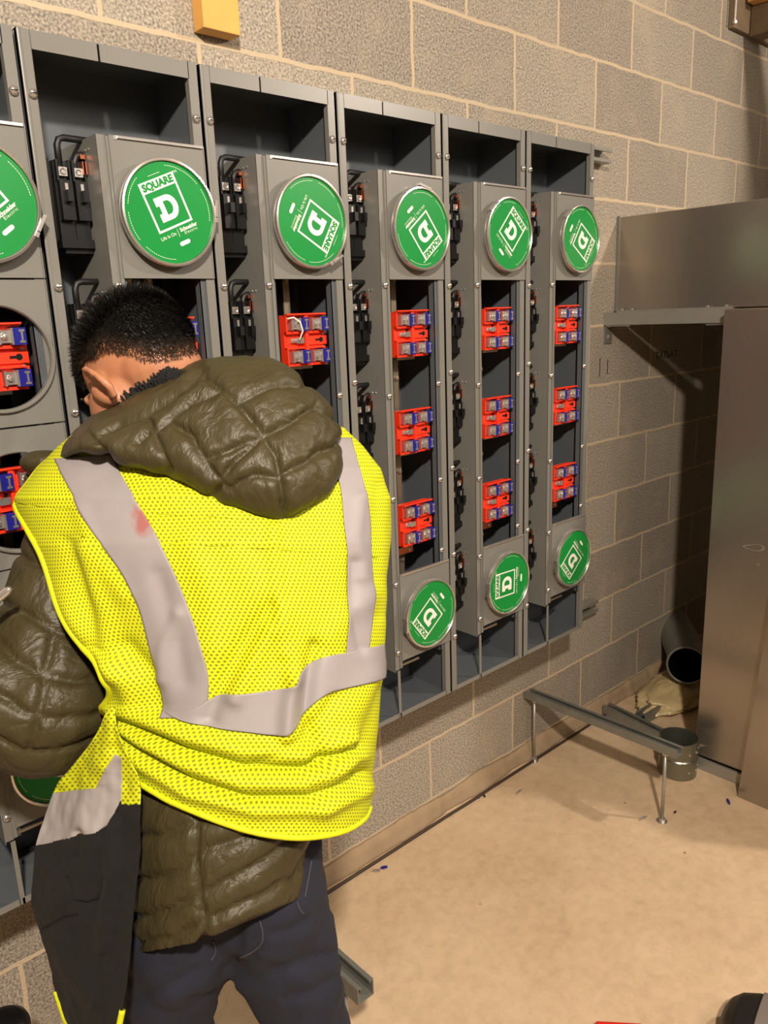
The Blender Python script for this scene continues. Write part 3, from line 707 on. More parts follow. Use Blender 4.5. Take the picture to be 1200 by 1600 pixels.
t0 = fl(1124, 1604, .0)
bt = empty('work_boot', (t0[0], t0[1], 0), 'black rounded boot toe with a grey panel at the bottom right corner', 'boot')
BT = [(0, .004, .020), (-.004, .022, .040), (-.012, .036, .055), (-.028, .047, .069), (-.055, .054, .080), (-.085, .055, .088), (-.12, .050, .098), (-.16, .045, .125), (-.20, .046, .155), (-.245, .045, .160), (-.268, .036, .155), (-.272, .01, .12)]
def boot(par, org, d, sc=1.0, off=0.0, l0=1.0, l1=-1.0, a0=0, a1=360):
    d = np.array(d, float); s_ = np.array((-d[1], d[0])); mb = MB(); ns, na = 60, 48; vs = []
    ls = [b[0] for b in BT][::-1]
    closed = a1 - a0 >= 360
    tt = np.linspace(0, 1, ns)
    for q in tt:
        l = -.272 * q ** 1.5 if l0 > 0 else l0 + (l1 - l0) * q
        wd = np.interp(l, ls, [b[1] for b in BT][::-1]); h = np.interp(l, ls, [b[2] for b in BT][::-1])
        for k in range(na):
            an = math.radians(a0 + (a1 - a0) * k / (na if closed else na - 1)); cx, cz = math.cos(an), math.sin(an)
            x = (wd + off) * sc * (abs(cx) ** .75) * (1 if cx > 0 else -1); z = sc * (h * (.5 + .5 * (abs(cz) ** .75) * (1 if cz > 0 else -1)) + (off if cz > 0 else 0))
            vs.append((org[0] + d[0] * l * sc + s_[0] * x, org[1] + d[1] * l * sc + s_[1] * x, org[2] + z))
    kk = na if closed else na - 1
    fs = [(i * na + k, i * na + (k + 1) % na, (i + 1) * na + (k + 1) % na, (i + 1) * na + k) for i in range(ns - 1) for k in range(kk)]
    if closed: fs += [tuple(range(na)), tuple((ns - 1) * na + k for k in range(na))]
    return mb.add(vs, fs)
tv = fl(1215, 1640, 0) - fl(1132, 1600, 0); tv = -tv[:2] / np.linalg.norm(tv[:2])
boot(bt, (0, 0, 0), tv, 1.22).build('boot_upper', SHOE, bt, smooth=True)
sd = np.array((-tv[1], tv[0])); near = (sd @ (CP[:2] - t0[:2])) > 0
o = boot(bt, (0, 0, 0), tv, 1.22, .0025, -.062, -.16, 20 if near else 60, 120 if near else 160).build('side_panel', GREYPANEL, bt, smooth=True, fixn=False); o.modifiers.new('s', 'SOLIDIFY').thickness = .003
# black glossy cylinder at the lower left edge
c = P(2, 1602, 1.42); hz = c[2] + .012
t = empty('black_canister', (c[0], c[1], 0), 'glossy black canister with a domed top poking into the bottom left corner', 'canister')
mb = MB(); mb.lathe((0, 0, 0), (0, 0, 1), [(.0001, 0), (.044, 0), (.046, .004), (.046, hz - .03)], 40); mb.build('canister_wall', BLACK, t, auto=True)
mb = MB(); mb.lathe((0, 0, 0), (0, 0, 1), [(.046, hz - .03), (.0475, hz - .028), (.0475, hz - .022), (.044, hz - .012), (.034, hz - .003), (.018, hz + .001), (.0001, hz + .002)], 40); mb.build('lid', BLACK, t, smooth=True)

# ================================================================== the worker
def ellipsoid(mb, c, r, axes=None, seg=24):
    c = np.array(c); A = np.eye(3) if axes is None else np.array(axes); vs = []
    for i in range(seg + 1):
        th = math.pi * i / seg
        for k in range(seg * 2):
            ph = math.pi * k / seg; d = np.array((math.sin(th) * math.cos(ph) * r[0], math.sin(th) * math.sin(ph) * r[1], math.cos(th) * r[2]))
            vs.append(c + d @ A)
    n = seg * 2; mb.add(vs, [(i * n + k, i * n + (k + 1) % n, (i + 1) * n + (k + 1) % n, (i + 1) * n + k) for i in range(seg) for k in range(n)])
def capsule(mb, a, b, ra, rb, seg=20):
    a, b = np.array(a, float), np.array(b, float); d = b - a; L = np.linalg.norm(d); d /= L
    pts, rs = [], []
    for k in range(7): an = -math.pi / 2 + math.pi / 2 * k / 6; pts.append(a + d * ra * math.sin(an)); rs.append(max(1e-4, ra * math.cos(an)))
    for k in range(7): an = math.pi / 2 * k / 6; pts.append(b + d * rb * math.sin(an)); rs.append(max(1e-4, rb * math.cos(an)))
    mb.tube(pts, rs, seg)
def chain(mb, pts, rs):
    for i in range(len(pts) - 1): capsule(mb, pts[i], pts[i + 1], rs[i], rs[i + 1])
def fuse(mb, voxel, smooth=6):
    me = mb.mesh('tmp', [SKIN]); o = bpy.data.objects.new('tmp', me); COL.objects.link(o)
    r = o.modifiers.new('r', 'REMESH'); r.mode = 'VOXEL'; r.voxel_size = voxel
    if smooth: s = o.modifiers.new('s', 'SMOOTH'); s.iterations = smooth; s.factor = .5
    bpy.context.view_layer.update()
    m2 = bpy.data.meshes.new_from_object(o.evaluated_get(bpy.context.evaluated_depsgraph_get()))
    bpy.data.objects.remove(o); return m2
def segdist(U, V, poly):
    best = np.full(U.shape, 1e9)
    for (x0, y0), (x1, y1) in zip(poly[:-1], poly[1:]):
        dx, dy = x1 - x0, y1 - y0; t = np.clip(((U - x0) * dx + (V - y0) * dy) / (dx * dx + dy * dy + 1e-9), 0, 1)
        best = np.minimum(best, np.hypot(U - x0 - t * dx, V - y0 - t * dy))
    return best
def fbm(X, fr, seed=0.0, oct=3):
    out = np.zeros(len(X)); s = Vector((seed, seed * .7, -seed))
    for i, p in enumerate(X):
        v = Vector(p); a = 1.0; f = fr; t_ = 0
        for _ in range(oct): t_ += a * mnoise.noise(v * f + s); a *= .5; f *= 2.1
        out[i] = t_
    return out
def wrinkle(X, fr, seed, stretch=(1, 1, 1)):
    """ridged noise: sharp little folds"""
    Y = np.asarray(X) * np.array(stretch); n = fbm(Y, fr, seed, 2); return 1 - 2 * np.abs(n)
def puff(me, seams, amp, width, namp=.003, nfr=18, seed=1.0, smooth=True, radial=None):
    n = len(me.vertices); X = np.zeros(n * 3); me.vertices.foreach_get('co', X); X = X.reshape(-1, 3)
    Nn = np.zeros(n * 3); me.vertices.foreach_get('normal', Nn); Nn = Nn.reshape(-1, 3)
    U, V, Z = proj(X); d = np.full(n, 1e9)
    jx = 3.5 * fbm(X, 30, seed + 4, 1); jy = 3.5 * fbm(X, 30, seed + 8, 1)
    for s in seams: d = np.minimum(d, segdist(U + jx, V + jy, s))
    h = amp * (1 - np.exp(-(d / width) ** 1.3)) - amp
    near = np.exp(-(d / (width * 2.6)) ** 2)
    h += namp * fbm(X, nfr, seed) + namp * .55 * wrinkle(X, nfr * 1.4, seed + 2) * (.35 + .9 * near)
    X = X + Nn * h[:, None]; me.vertices.foreach_set('co', X.ravel())
    me.polygons.foreach_set('use_smooth', [True] * len(me.polygons)); me.update()
def interp(tab, v):
    xs = [a for a, *_ in tab]; return [np.interp(v, xs, [r[i] for r in tab]) for i in range(1, len(tab[0]))]

pc = P(360, 1200, 1.12)
person = empty('person', (pc[0], pc[1], 0), 'person seen from behind in a lime safety vest over an olive quilted hooded jacket', 'person')
ORG = np.array((pc[0], pc[1], 0.0))
def place(me, name, mats, label=None):
    me.materials.clear()
    for mt in mats: me.materials.append(mt)
    o = link(name, me, person, tuple(-ORG))
    if label: o['label'] = label
    return o
# torso table: v, centre u, half width px, depth of axis, half thickness (m)
TOR = [(655, 325, 150, 1.185, .050), (672, 330, 203, 1.180, .075), (700, 328, 233, 1.175, .100), (735, 326, 264, 1.165, .118), (780, 318, 288, 1.155, .130), (850, 328, 275, 1.145, .138),
       (900, 342, 256, 1.14, .138), (1000, 372, 225, 1.13, .132), (1100, 382, 207, 1.125, .134), (1200, 380, 200, 1.125, .144), (1300, 374, 197, 1.125, .152)]
def torso(phi, v, off=0.0, poff=0.0):
    uc, hw, dc, b = interp(TOR, v); s, c = np.sin(phi), np.cos(phi)
    cc = np.sign(c) * np.abs(c) ** .85
    return PV(uc + (hw + poff) * s, v + 0 * phi, dc - (b + off) * cc)
# fold curves on the vest (pixels): polyline, amplitude in metres, width px
FOLDS = [([(300, 850), (330, 930), (335, 1010)], .005, 22), ([(240, 760), (300, 800), (420, 830)], .004, 26), ([(520, 1090), (470, 1160), (400, 1190)], -.006, 10), ([(130, 800), (150, 860), (200, 930)], .004, 14), ([(590, 760), (580, 860), (590, 960)], -.004, 10),
         ([(178, 1104), (230, 1122), (300, 1150), (380, 1172), (470, 1178), (540, 1150)], .012, 13),
         ([(178, 1120), (215, 1150), (290, 1190), (380, 1222), (470, 1222), (560, 1180)], .012, 13),
         ([(185, 1150), (230, 1195), (300, 1238), (400, 1265), (500, 1262), (575, 1230)], .010, 12),
         ([(178, 1112), (220, 1136), (290, 1168), (380, 1196), (470, 1200), (550, 1165)], -.010, 7),
         ([(182, 1136), (225, 1172), (300, 1216), (390, 1245), (480, 1244), (570, 1206)], -.009, 7),
         ([(458, 1060), (450, 1100), (446, 1150)], .012, 12), ([(490, 1010), (480, 1060), (475, 1120), (500, 1190)], -.012, 12),
         ([(425, 950), (380, 1010), (345, 1075), (330, 1120)], -.010, 16), ([(420, 985), (395, 1040), (370, 1090)], .008, 14),
         ([(440, 950), (455, 1000), (458, 1060)], .006, 14), ([(340, 830), (390, 900), (430, 960)], .004, 30), ([(425, 830), (432, 930), (440, 1020)], .004, 10),
         ([(205, 1010), (240, 1050), (250, 1100)], -.008, 14), ([(190, 1030), (205, 1060), (212, 1098)], .008, 12), ([(250, 900), (275, 980), (290, 1060)], -.005, 16),
         ([(280, 960), (262, 1010), (255, 1060)], .006, 12), ([(550, 880), (545, 950), (560, 1010)], -.006, 10), ([(560, 780), (552, 840), (560, 900)], .004, 10),
         ([(575, 1060), (540, 1120), (520, 1200), (500, 1260)], .007, 20), ([(590, 1080), (565, 1150), (550, 1230)], -.006, 14),
         ([(110, 850), (150, 950), (165, 1040)], -.006, 12), ([(135, 860), (170, 960), (190, 1050)], .006, 14), ([(510, 1000), (540, 960), (580, 930)], .005, 18), ([(480, 880), (500, 960), (505, 1010)], -.004, 16)]
def vdisp(U, V):
    h = np.zeros(U.shape)
    for poly, a, wd in FOLDS: h += a * np.exp(-(segdist(U, V, poly) / wd) ** 2)
    return h
def grid_mesh(Pn, name, uvs=None, ext=None):
    r, c, _ = Pn.shape; me = bpy.data.meshes.new(name)
    fs = [(i * c + j, i * c + j + 1, (i + 1) * c + j + 1, (i + 1) * c + j) for i in range(r - 1) for j in range(c - 1)]
    me.from_pydata([tuple(p) for p in Pn.reshape(-1, 3)], [], fs)
    if uvs is not None:
        ul = me.uv_layers.new(name='UVMap'); q = uvs.reshape(-1, 2)
        idx = np.array([l.vertex_index for l in me.loops]); ul.data.foreach_set('uv', q[idx].ravel())
    me.polygons.foreach_set('use_smooth', [True] * len(me.polygons)); me.update(); return me
def solid(o, th, off=0):
    s = o.modifiers.new('solid', 'SOLIDIFY'); s.thickness = th; s.offset = off; return o
def surf_off(phi, v, off):
    """torso surface plus folds plus offset towards outside"""
    uc, hw, dc, b = interp(TOR, v); U = uc + hw * np.sin(phi)
    h = vdisp(U, v) * np.clip(np.cos(phi) * 2 + .4, 0, 1) + off
    Q = torso(phi, v); E = 1e-3
    A = torso(phi + E, v) - Q; B = torso(phi, v + .5) - Q; n = np.cross(B, A); n /= (np.linalg.norm(n, axis=-1, keepdims=True) + 1e-12)
    sgn = np.sign(np.sum(n * (Q - PV(uc, v, dc)), -1, keepdims=True)); sgn[sgn == 0] = 1
    return Q + n * sgn * h[..., None]
def curve(tab, t):
    xs = np.linspace(0, 1, len(tab)); return np.interp(t, xs, [a for a, b in tab]), np.interp(t, xs, [b for a, b in tab])
def smoothcurve(tab, n):
    """Catmull-Rom resample"""
    p = np.array(tab, float); p = np.vstack([2 * p[0] - p[1], p, 2 * p[-1] - p[-2]]); seg = len(tab) - 1; out = []
    for t in np.linspace(0, seg - 1e-9, n):
        i = int(t); f = t - i; a, b, c, d = p[i:i + 4]
        out.append(.5 * ((2 * b) + (-a + c) * f + (2 * a - 5 * b + 4 * c - d) * f * f + (-a + 3 * b - 3 * c + d) * f ** 3))
    return np.array(out)

# ---- vest back
def vest():
    nr, nc = 330, 300
    # lower hem and left boundary as v(t)->phi
    left = smoothcurve([(105, 672), (82, 706), (56, 745), (32, 783), (70, 860), (108, 930), (150, 1000), (182, 1055), (178, 1098), (172, 1122), (176, 1150)], nr)
    hem = smoothcurve([(176, 1150), (190, 1184), (215, 1216), (255, 1243), (300, 1264), (350, 1284), (400, 1299), (460, 1307), (510, 1303), (545, 1293), (568, 1276), (574, 1262)], 400)
    phi = np.zeros((nr, nc)); V = np.zeros((nr, nc))
    for i in range(nr):
        t = i / (nr - 1); ul, vl = left[i]; vr = 660 + t * (1268 - 660)
        uc, hw, dc, b = interp(TOR, vl)
        s = (ul - uc) / hw; pl = math.asin(max(-1, min(1, s)))
        if vl < 783: pl = -math.radians(96 + (783 - vl) * .12)
        pr_ = math.radians(128) if vr > 880 else math.radians(104)
        for j in range(nc):
            a = j / (nc - 1); phi[i, j] = pl + (pr_ - pl) * a
            V[i, j] = vl + (vr - vl) * min(1, a * 1.02)
    # blend rows so the last row follows the hem
    hv = np.zeros(nc)
    for j in range(nc):
        for _ in range(3):
            v0 = hv[j] if hv[j] else 1260; uc, hw, dc, b = interp(TOR, v0); u = uc + hw * math.sin(phi[-1, j])
            if phi[-1, j] > math.radians(86): hv[j] = 1262; continue
            k = np.argmin(np.abs(hem[:, 0] - u)); hv[j] = hem[k, 1]
    T = np.linspace(0, 1, nr)[:, None]
    wgt = np.clip((T - .35) / .65, 0, 1) ** 1.0
    V = V + wgt * (hv[None, :] - V[-1][None, :])
    X = surf_off(phi, V, .004)
    # flatten the shirt tail outwards slightly and add soft noise
    uc, hw, dc, b = interp(TOR, V)
    uv = np.stack([phi * hw * 1.03 / FPX, -V * 1.03 / FPX], -1)
    nz = fbm(X.reshape(-1, 3), 9, 3, 2).reshape(nr, nc)
    ctr = PV(uc, V, dc); d = X - ctr; d /= np.linalg.norm(d, axis=-1, keepdims=True); X = X + d * (nz * .004)[..., None]
    aa = np.linspace(0, 1, nc)[None, :]; X = X - RC[2] * (.045 * np.exp(-(aa / .09) ** 2) * np.exp(-((V - 985) / 90) ** 2))[..., None]
    o = place(grid_mesh(X, 'safety_vest', uv), 'safety_vest', [VEST], 'lime yellow mesh safety vest'); solid(o, .002)
    # binding tubes along the armhole, hem
    def binding(path, nm, r=.0045):
        mb = MB(); mb.tube([p for p in path], r, 8); mb.build(nm, VTRIM, o, smooth=True)
    binding(X[38:int(nr * .86):4, 0], 'armhole_binding', .0055); binding(X[-1, 0:nc:4], 'hem_binding', .004)
    return o, X
vest_o, VX = vest()
# ---- reflective tape strips
def strip(left, right, name, n=160, mcols=26, off=.0068):
    A = smoothcurve(left, n); B = smoothcurve(right, n); T = np.linspace(0, 1, mcols)[None, :, None]
    UV = A[:, None] * (1 - T) + B[:, None] * T; U, V = UV[..., 0], UV[..., 1]
    uc, hw, dc, b = interp(TOR, V); phi = np.arcsin(np.clip((U - uc) / hw, -1, 1))
    X = surf_off(phi, V, off)
    o = place(grid_mesh(X, name, UV / 1000), name, [TAPE], 'grey reflective tape'); solid(o, .0015)
    o.parent = vest_o; o.location = (0, 0, 0); return o
strip([(90, 722), (112, 765), (150, 830), (196, 895), (222, 950), (240, 1020), (250, 1075), (258, 1120)],
      [(176, 715), (204, 765), (243, 830), (275, 895), (300, 955), (318, 1010), (328, 1062), (322, 1120)], 'reflective_stripe')
strip([(505, 690), (528, 760), (534, 820), (540, 880), (541, 950), (536, 1030)], [(545, 690), (563, 755), (574, 815), (578, 880), (577, 945), (571, 1025)], 'reflective_stripe')
strip([(262, 1106), (275, 1110), (305, 1108), (342, 1086), (400, 1081), (455, 1070), (466, 1052), (500, 1028), (545, 1017), (592, 1006)],
      [(266, 1112), (295, 1126), (340, 1136), (390, 1143), (430, 1147), (452, 1142), (478, 1112), (505, 1085), (555, 1068), (595, 1056)], 'reflective_stripe', 200, 24, .0085)

# ---- front flap of the vest hanging at the left
def flap():
    n, mcol = 460, 170
    left = smoothcurve([(172, 1104), (150, 1150), (110, 1200), (85, 1235), (60, 1318), (50, 1400), (62, 1450), (86, 1530), (104, 1590), (112, 1640)], n)
    right = smoothcurve([(180, 1104), (188, 1150), (205, 1195), (217, 1225), (218, 1300), (212, 1400), (203, 1480), (196, 1550), (186, 1600), (176, 1640)], n)
    T = np.linspace(0, 1, mcol)[None, :, None]; UV = left[:, None] * (1 - T) + right[:, None] * T
    U, V = UV[..., 0], UV[..., 1]; tt = np.linspace(0, 1, n)[:, None]; sx = np.linspace(0, 1, mcol)[None, :]
    D = 1.02 + .11 * (1 - sx) ** 1.3 * np.clip(tt * 3, 0, 1) - .03 * np.clip(tt * 2, 0, 1)
    fold = .010 * np.sin(sx * 8.5 + 2.5 * tt) * np.clip(tt * 4, 0, 1) * np.clip(1.25 - tt * 1.5, .25, 1)
    X = PV(U, V, D + fold); nz = fbm(X.reshape(-1, 3), 14, 8, 3).reshape(n, mcol); X = X + RC[2] * (nz * .009)[..., None]
    # boundaries of cloth colours
    for pl_, am_, wd_ in (([(108, 1372), (118, 1408), (136, 1412), (156, 1406), (166, 1368)], .006, 4), ([(70, 1452), (95, 1438), (122, 1432)], .005, 4), ([(88, 1470), (120, 1520), (150, 1560)], -.010, 12), ([(180, 1290), (172, 1380), (160, 1480)], -.012, 10), ([(125, 1300), (122, 1340)], .008, 8)):
        X = X + RC[2] * (am_ * np.exp(-(segdist(U, V, pl_) / wd_) ** 2))[..., None]
    btop = np.interp(U, [60, 80, 110, 150, 165, 180, 200], [1262, 1240, 1237, 1232, 1200, 1178, 1190])
    bbot = np.interp(U, [50, 62, 100, 130, 150, 170, 190, 218], [1322, 1318, 1312, 1302, 1300, 1288, 1250, 1215])
    fi = np.zeros((n - 1, mcol - 1), int)
    Uc = (U[:-1, :-1] + U[1:, 1:]) / 2; Vc = (V[:-1, :-1] + V[1:, 1:]) / 2
    cl = lambda A: (A[:-1, :-1] + A[1:, 1:]) / 2
    reg = np.where(Vc < cl(btop), 0, np.where(Vc < cl(bbot), 1, 2))
    reg = np.where((Uc > 190) & (Vc < 1257) & (Vc > 1185), 0, reg)
    root = None
    for r, nm, mt, lab in ((0, 'vest_front', VEST, 'lime mesh front of the vest'), (1, 'reflective_stripe', STRIPE, 'crumpled grey reflective tape on the hanging vest front'), (2, 'vest_lower_panel', VBLACK, 'dusty black lower panel of the vest front')):
        me = grid_mesh(X, nm, np.stack([U / 1180, -V / 1180], -1))
        bm = bmesh.new(); bm.from_mesh(me); bm.faces.ensure_lookup_table()
        kill = [f for f, q in zip(bm.faces, reg.ravel()) if q != r]; bmesh.ops.delete(bm, geom=kill, context='FACES'); bm.to_mesh(me); bm.free()
        o = place(me, nm, [mt], lab); solid(o, .003 if r else .002)
        if root is None: root = o
    for k0, col_ in ((.80, 0), (.84, -1)):
        mb = MB(); mb.tube([p for p in X[int(n * k0):, col_][::4]], .0042, 8); o = mb.build('zip_binding', VTRIM, person, smooth=True); o.location = tuple(-ORG); o['label'] = 'lime yellow zip edge'
    # pocket flap on the black panel
flap()

# ---- jacket
SEAMS_SL = [[(-60, 930), (0, 942), (40, 957), (87, 985), (130, 993), (200, 993)], [(-60, 985), (0, 1003), (26, 1031), (66, 1057), (120, 1063), (200, 1060)],
            [(-60, 1060), (0, 1088), (35, 1112), (87, 1125), (140, 1119), (200, 1105)], [(-40, 1140), (0, 1158), (39, 1178), (87, 1176), (135, 1162), (200, 1140)],
            [(10, 855), (45, 876), (97, 894), (150, 900)], [(87, 985), (70, 1057), (61, 1119), (44, 1180)], [(-20, 990), (-30, 1060), (-40, 1130)]]
SEAMS_J = [[(150, 1300), (217, 1305), (248, 1307), (307, 1282), (360, 1262)], [(150, 1370), (217, 1372), (252, 1374), (275, 1364), (305, 1335), (385, 1305), (450, 1280)],
           [(150, 1431), (217, 1431), (256, 1427), (307, 1399), (385, 1364), (455, 1313), (500, 1290)], [(150, 1478), (209, 1474), (267, 1466), (318, 1440), (385, 1411), (463, 1372), (483, 1337), (500, 1300)],
           [(307, 1262), (305, 1335), (309, 1393), (318, 1440), (320, 1470)], [(217, 1240), (250, 1245), (300, 1235)]]
def jacket():
    # lower body: closed tube with a slanting hem
    JL = [(700, 330, 215, 1.175, .085), (780, 322, 262, 1.16, .112), (850, 334, 250, 1.15, .118), (900, 346, 235, 1.14, .118), (1000, 374, 206, 1.13, .112), (1100, 380, 186, 1.125, .104), (1180, 372, 176, 1.12, .104),
          (1240, 354, 168, 1.11, .112), (1300, 348, 150, 1.10, .124), (1350, 342, 140, 1.10, .132), (1400, 338, 136, 1.10, .134), (1490, 338, 140, 1.10, .138)]
    hemp = [(160, 1490), (205, 1490), (267, 1485), (318, 1456), (369, 1438), (424, 1423), (463, 1407), (480, 1400)]
    nr, nc = 150, 180; phi = np.linspace(-math.pi, math.pi, nc, endpoint=False); X = np.zeros((nr, nc, 3))
    for i in range(nr):
        t = i / (nr - 1); s = np.sin(phi); hem = np.interp(330 + 150 * s, [a for a, b in hemp], [b for a, b in hemp])
        V = 700 + (hem - 700) * t; uc, hw, dc, b = interp(JL, V)
        X[i] = PV(uc + hw * s, V, dc - b * np.sign(np.cos(phi)) * np.abs(np.cos(phi)) ** .85)
    mb = MB(); fs = [(i * nc + k, i * nc + (k + 1) % nc, (i + 1) * nc + (k + 1) % nc, (i + 1) * nc + k) for i in range(nr - 1) for k in range(nc)]
    # closed volume (top cap, bottom cap pulled up)
    mb.add(list(X.reshape(-1, 3)), fs + [tuple(range(nc))[::-1], tuple((nr - 1) * nc + k for k in range(nc))])
    # shoulders and collar base
    chain(mb, [P(142, 792, 1.185), P(215, 732, 1.17), P(330, 700, 1.17), P(450, 715, 1.17), P(540, 790, 1.16)], [.050, .070, .085, .078, .062])
    ellipsoid(mb, P(72, 724, 1.26), (.040, .035, .020), [RC[0], RC[2], RC[1]])
    # left sleeve
    chain(mb, [P(122, 800, 1.22), P(106, 880, 1.205), P(88, 990, 1.185), P(72, 1095, 1.15)], [.066, .073, .094, .110])
    chain(mb, [P(72, 1095, 1.15), P(20, 1090, 1.13), P(-60, 1050, 1.10), P(-125, 1005, 1.085)], [.110, .095, .064, .046])
    # right sleeve reaches to the cabinets in front of the body
    chain(mb, [P(535, 800, 1.17), P(540, 890, 1.22), P(520, 985, 1.27)], [.062, .058, .055])
    chain(mb, [P(520, 985, 1.27), P(455, 950, 1.33), P(390, 905, 1.37)], [.055, .048, .040])
    me = fuse(mb, .0055, 5)
    puff(me, SEAMS_SL + SEAMS_J, .010, 7, .0028, 13, 1)
    o = place(me, 'jacket', [OLIVE], 'olive green quilted nylon jacket'); return o
jacket_o = jacket()

# ---- hood
SEAMS_H = [[(317, 583), (345, 607), (373, 635), (397, 663), (411, 681), (429, 709), (439, 747), (443, 800)], [(406, 681), (448, 663), (495, 635), (528, 655)],
           [(434, 747), (467, 728), (504, 705), (534, 691)], [(406, 681), (385, 705), (365, 722), (345, 748), (335, 772)], [(140, 686), (187, 658), (224, 649), (261, 621), (289, 597), (310, 575)],
           [(261, 653), (299, 681), (317, 719), (355, 765)], [(373, 625), (420, 607), (453, 597), (480, 600)], [(140, 681), (163, 709), (172, 725)], [(224, 649), (245, 690), (262, 735)],
           [(355, 765), (400, 742), (434, 747)], [(317, 719), (360, 700), (406, 681)], [(345, 607), (300, 625), (261, 653), (215, 690)]]
def hood():
    top = smoothcurve([(90, 712), (100, 690), (140, 650), (177, 634), (205, 616), (261, 590), (299, 566), (335, 558), (411, 558), (448, 571), (480, 596), (509, 625), (527, 653), (535, 690)], 120)
    bot = smoothcurve([(92, 716), (105, 716), (130, 709), (177, 721), (233, 740), (270, 750), (299, 763), (330, 780), (364, 795), (401, 809), (439, 814), (476, 797), (513, 774), (533, 735)], 120)
    n, mcol = 120, 72; X = np.zeros((n, mcol, 3))
    for i in range(n):
        t = i / (n - 1); T_, B_ = top[i], bot[i]; mid = (T_ + B_) / 2; hf = (T_ - B_) / 2
        u = mid[0]; dc = np.interp(u, [90, 150, 250, 350, 450, 535], [1.16, 1.115, 1.09, 1.075, 1.075, 1.10])
        fr = .075 * (max(0, min(1, t * (1 - t) * 7)) ** .5) + .004; bk = fr * .9
        for k in range(mcol):
            a = 2 * math.pi * k / mcol; c, s = math.cos(a), math.sin(a)
            cc = abs(c) ** .8 * (1 if c > 0 else -1); q = mid + hf * cc
            X[i, k] = P(q[0], q[1], dc - (fr if s > 0 else bk) * (abs(s) ** .85) * (1 if s > 0 else -1) + .035 * cc)
    mb = MB(); fs = [(i * mcol + k, i * mcol + (k + 1) % mcol, (i + 1) * mcol + (k + 1) % mcol, (i + 1) * mcol + k) for i in range(n - 1) for k in range(mcol)]
    mb.add(list(X.reshape(-1, 3)), fs + [tuple(range(mcol))[::-1], tuple((n - 1) * mcol + k for k in range(mcol))])
    me = fuse(mb, .0038, 4)
    puff(me, SEAMS_H, .010, 7, .0035, 17, 5)
    o = place(me, 'hood', [OLIVE], 'puffy olive quilted hood lying on the shoulders'); return o
hood()

# ---- trousers
STITCH = simple('denim_stitching', (60, 58, 64), .9)
def trousers():
    mb = MB()
    L1 = [P(300, 1400, 1.13), P(278, 1500, 1.14), P(258, 1600, 1.15)]; R1 = [P(415, 1380, 1.13), P(440, 1480, 1.14), P(484, 1600, 1.16)]
    footL = np.array((-1.93, -.72, .10)); footR = np.array((-1.69, -.76, .10))
    def down(p, foot, k): return p * (1 - k) + foot * k
    kl = down(L1[2], footL, .30); kr = down(R1[2], footR, .30)
    chain(mb, L1 + [kl, down(L1[2], footL, .6), footL], [.098, .080, .065, .062, .060, .056])
    chain(mb, R1 + [kr, down(R1[2], footR, .6), footR], [.086, .080, .056, .056, .057, .054])
    ellipsoid(mb, P(355, 1340, 1.125), (.140, .105, .125), [RC[0], RC[2], -RC[1]])
    ellipsoid(mb, P(420, 1400, 1.11), (.080, .085, .10), [RC[0], RC[2], -RC[1]])
    ellipsoid(mb, P(285, 1440, 1.11), (.080, .085, .11), [RC[0], RC[2], -RC[1]])
    me = fuse(mb, .006, 8)
    SE = [[(300, 1560), (345, 1555), (400, 1490)], [(430, 1460), (470, 1450), (510, 1420)], [(450, 1560), (500, 1545), (530, 1520)], [(430, 1520), (480, 1500), (520, 1490)], [(210, 1560), (260, 1545), (310, 1520)], [(365, 1513), (372, 1440)]]
    puff(me, SE, .007, 10, .007, 9, 9)
    o = place(me, 'trousers', [NAVY], 'dark blue dusty work jeans')
    mb = MB()
    from mathutils.bvhtree import BVHTree
    bt_ = BVHTree.FromPolygons([v.co for v in me.vertices], [tuple(p.vertices) for p in me.polygons])
    for q in ([(405, 1436), (410, 1455), (409, 1472), (396, 1486), (372, 1498)], [(464, 1410), (469, 1422), (474, 1428)], [(330, 1500), (337, 1486), (333, 1470)], [(486, 1345), (481, 1375), (476, 1402)]):
        pts = []
        for u, v in smoothcurve(q, 24):
            h_ = bt_.ray_cast(Vector(CP), Vector(ray(u, v)).normalized())
            if h_[0] is not None: pts.append(np.array(h_[0]) + np.array(h_[1]) * .0006)
        if len(pts) > 4:
            mb = MB(); mb.tube(pts, .0011, 6); mb.build('pocket_stitching', STITCH, o, smooth=True)
    for ft, hd in ((footL, (-.1, 1)), (footR, (-.05, 1))):
        h = np.array(hd) / np.linalg.norm(hd)
        b = boot(None, (ft[0] + h[0] * .17, ft[1] + h[1] * .17, 0), h, 1.0); ob = b.build('boot', SHOE, person, smooth=True); ob.location = tuple(-ORG)
    return o
trousers()

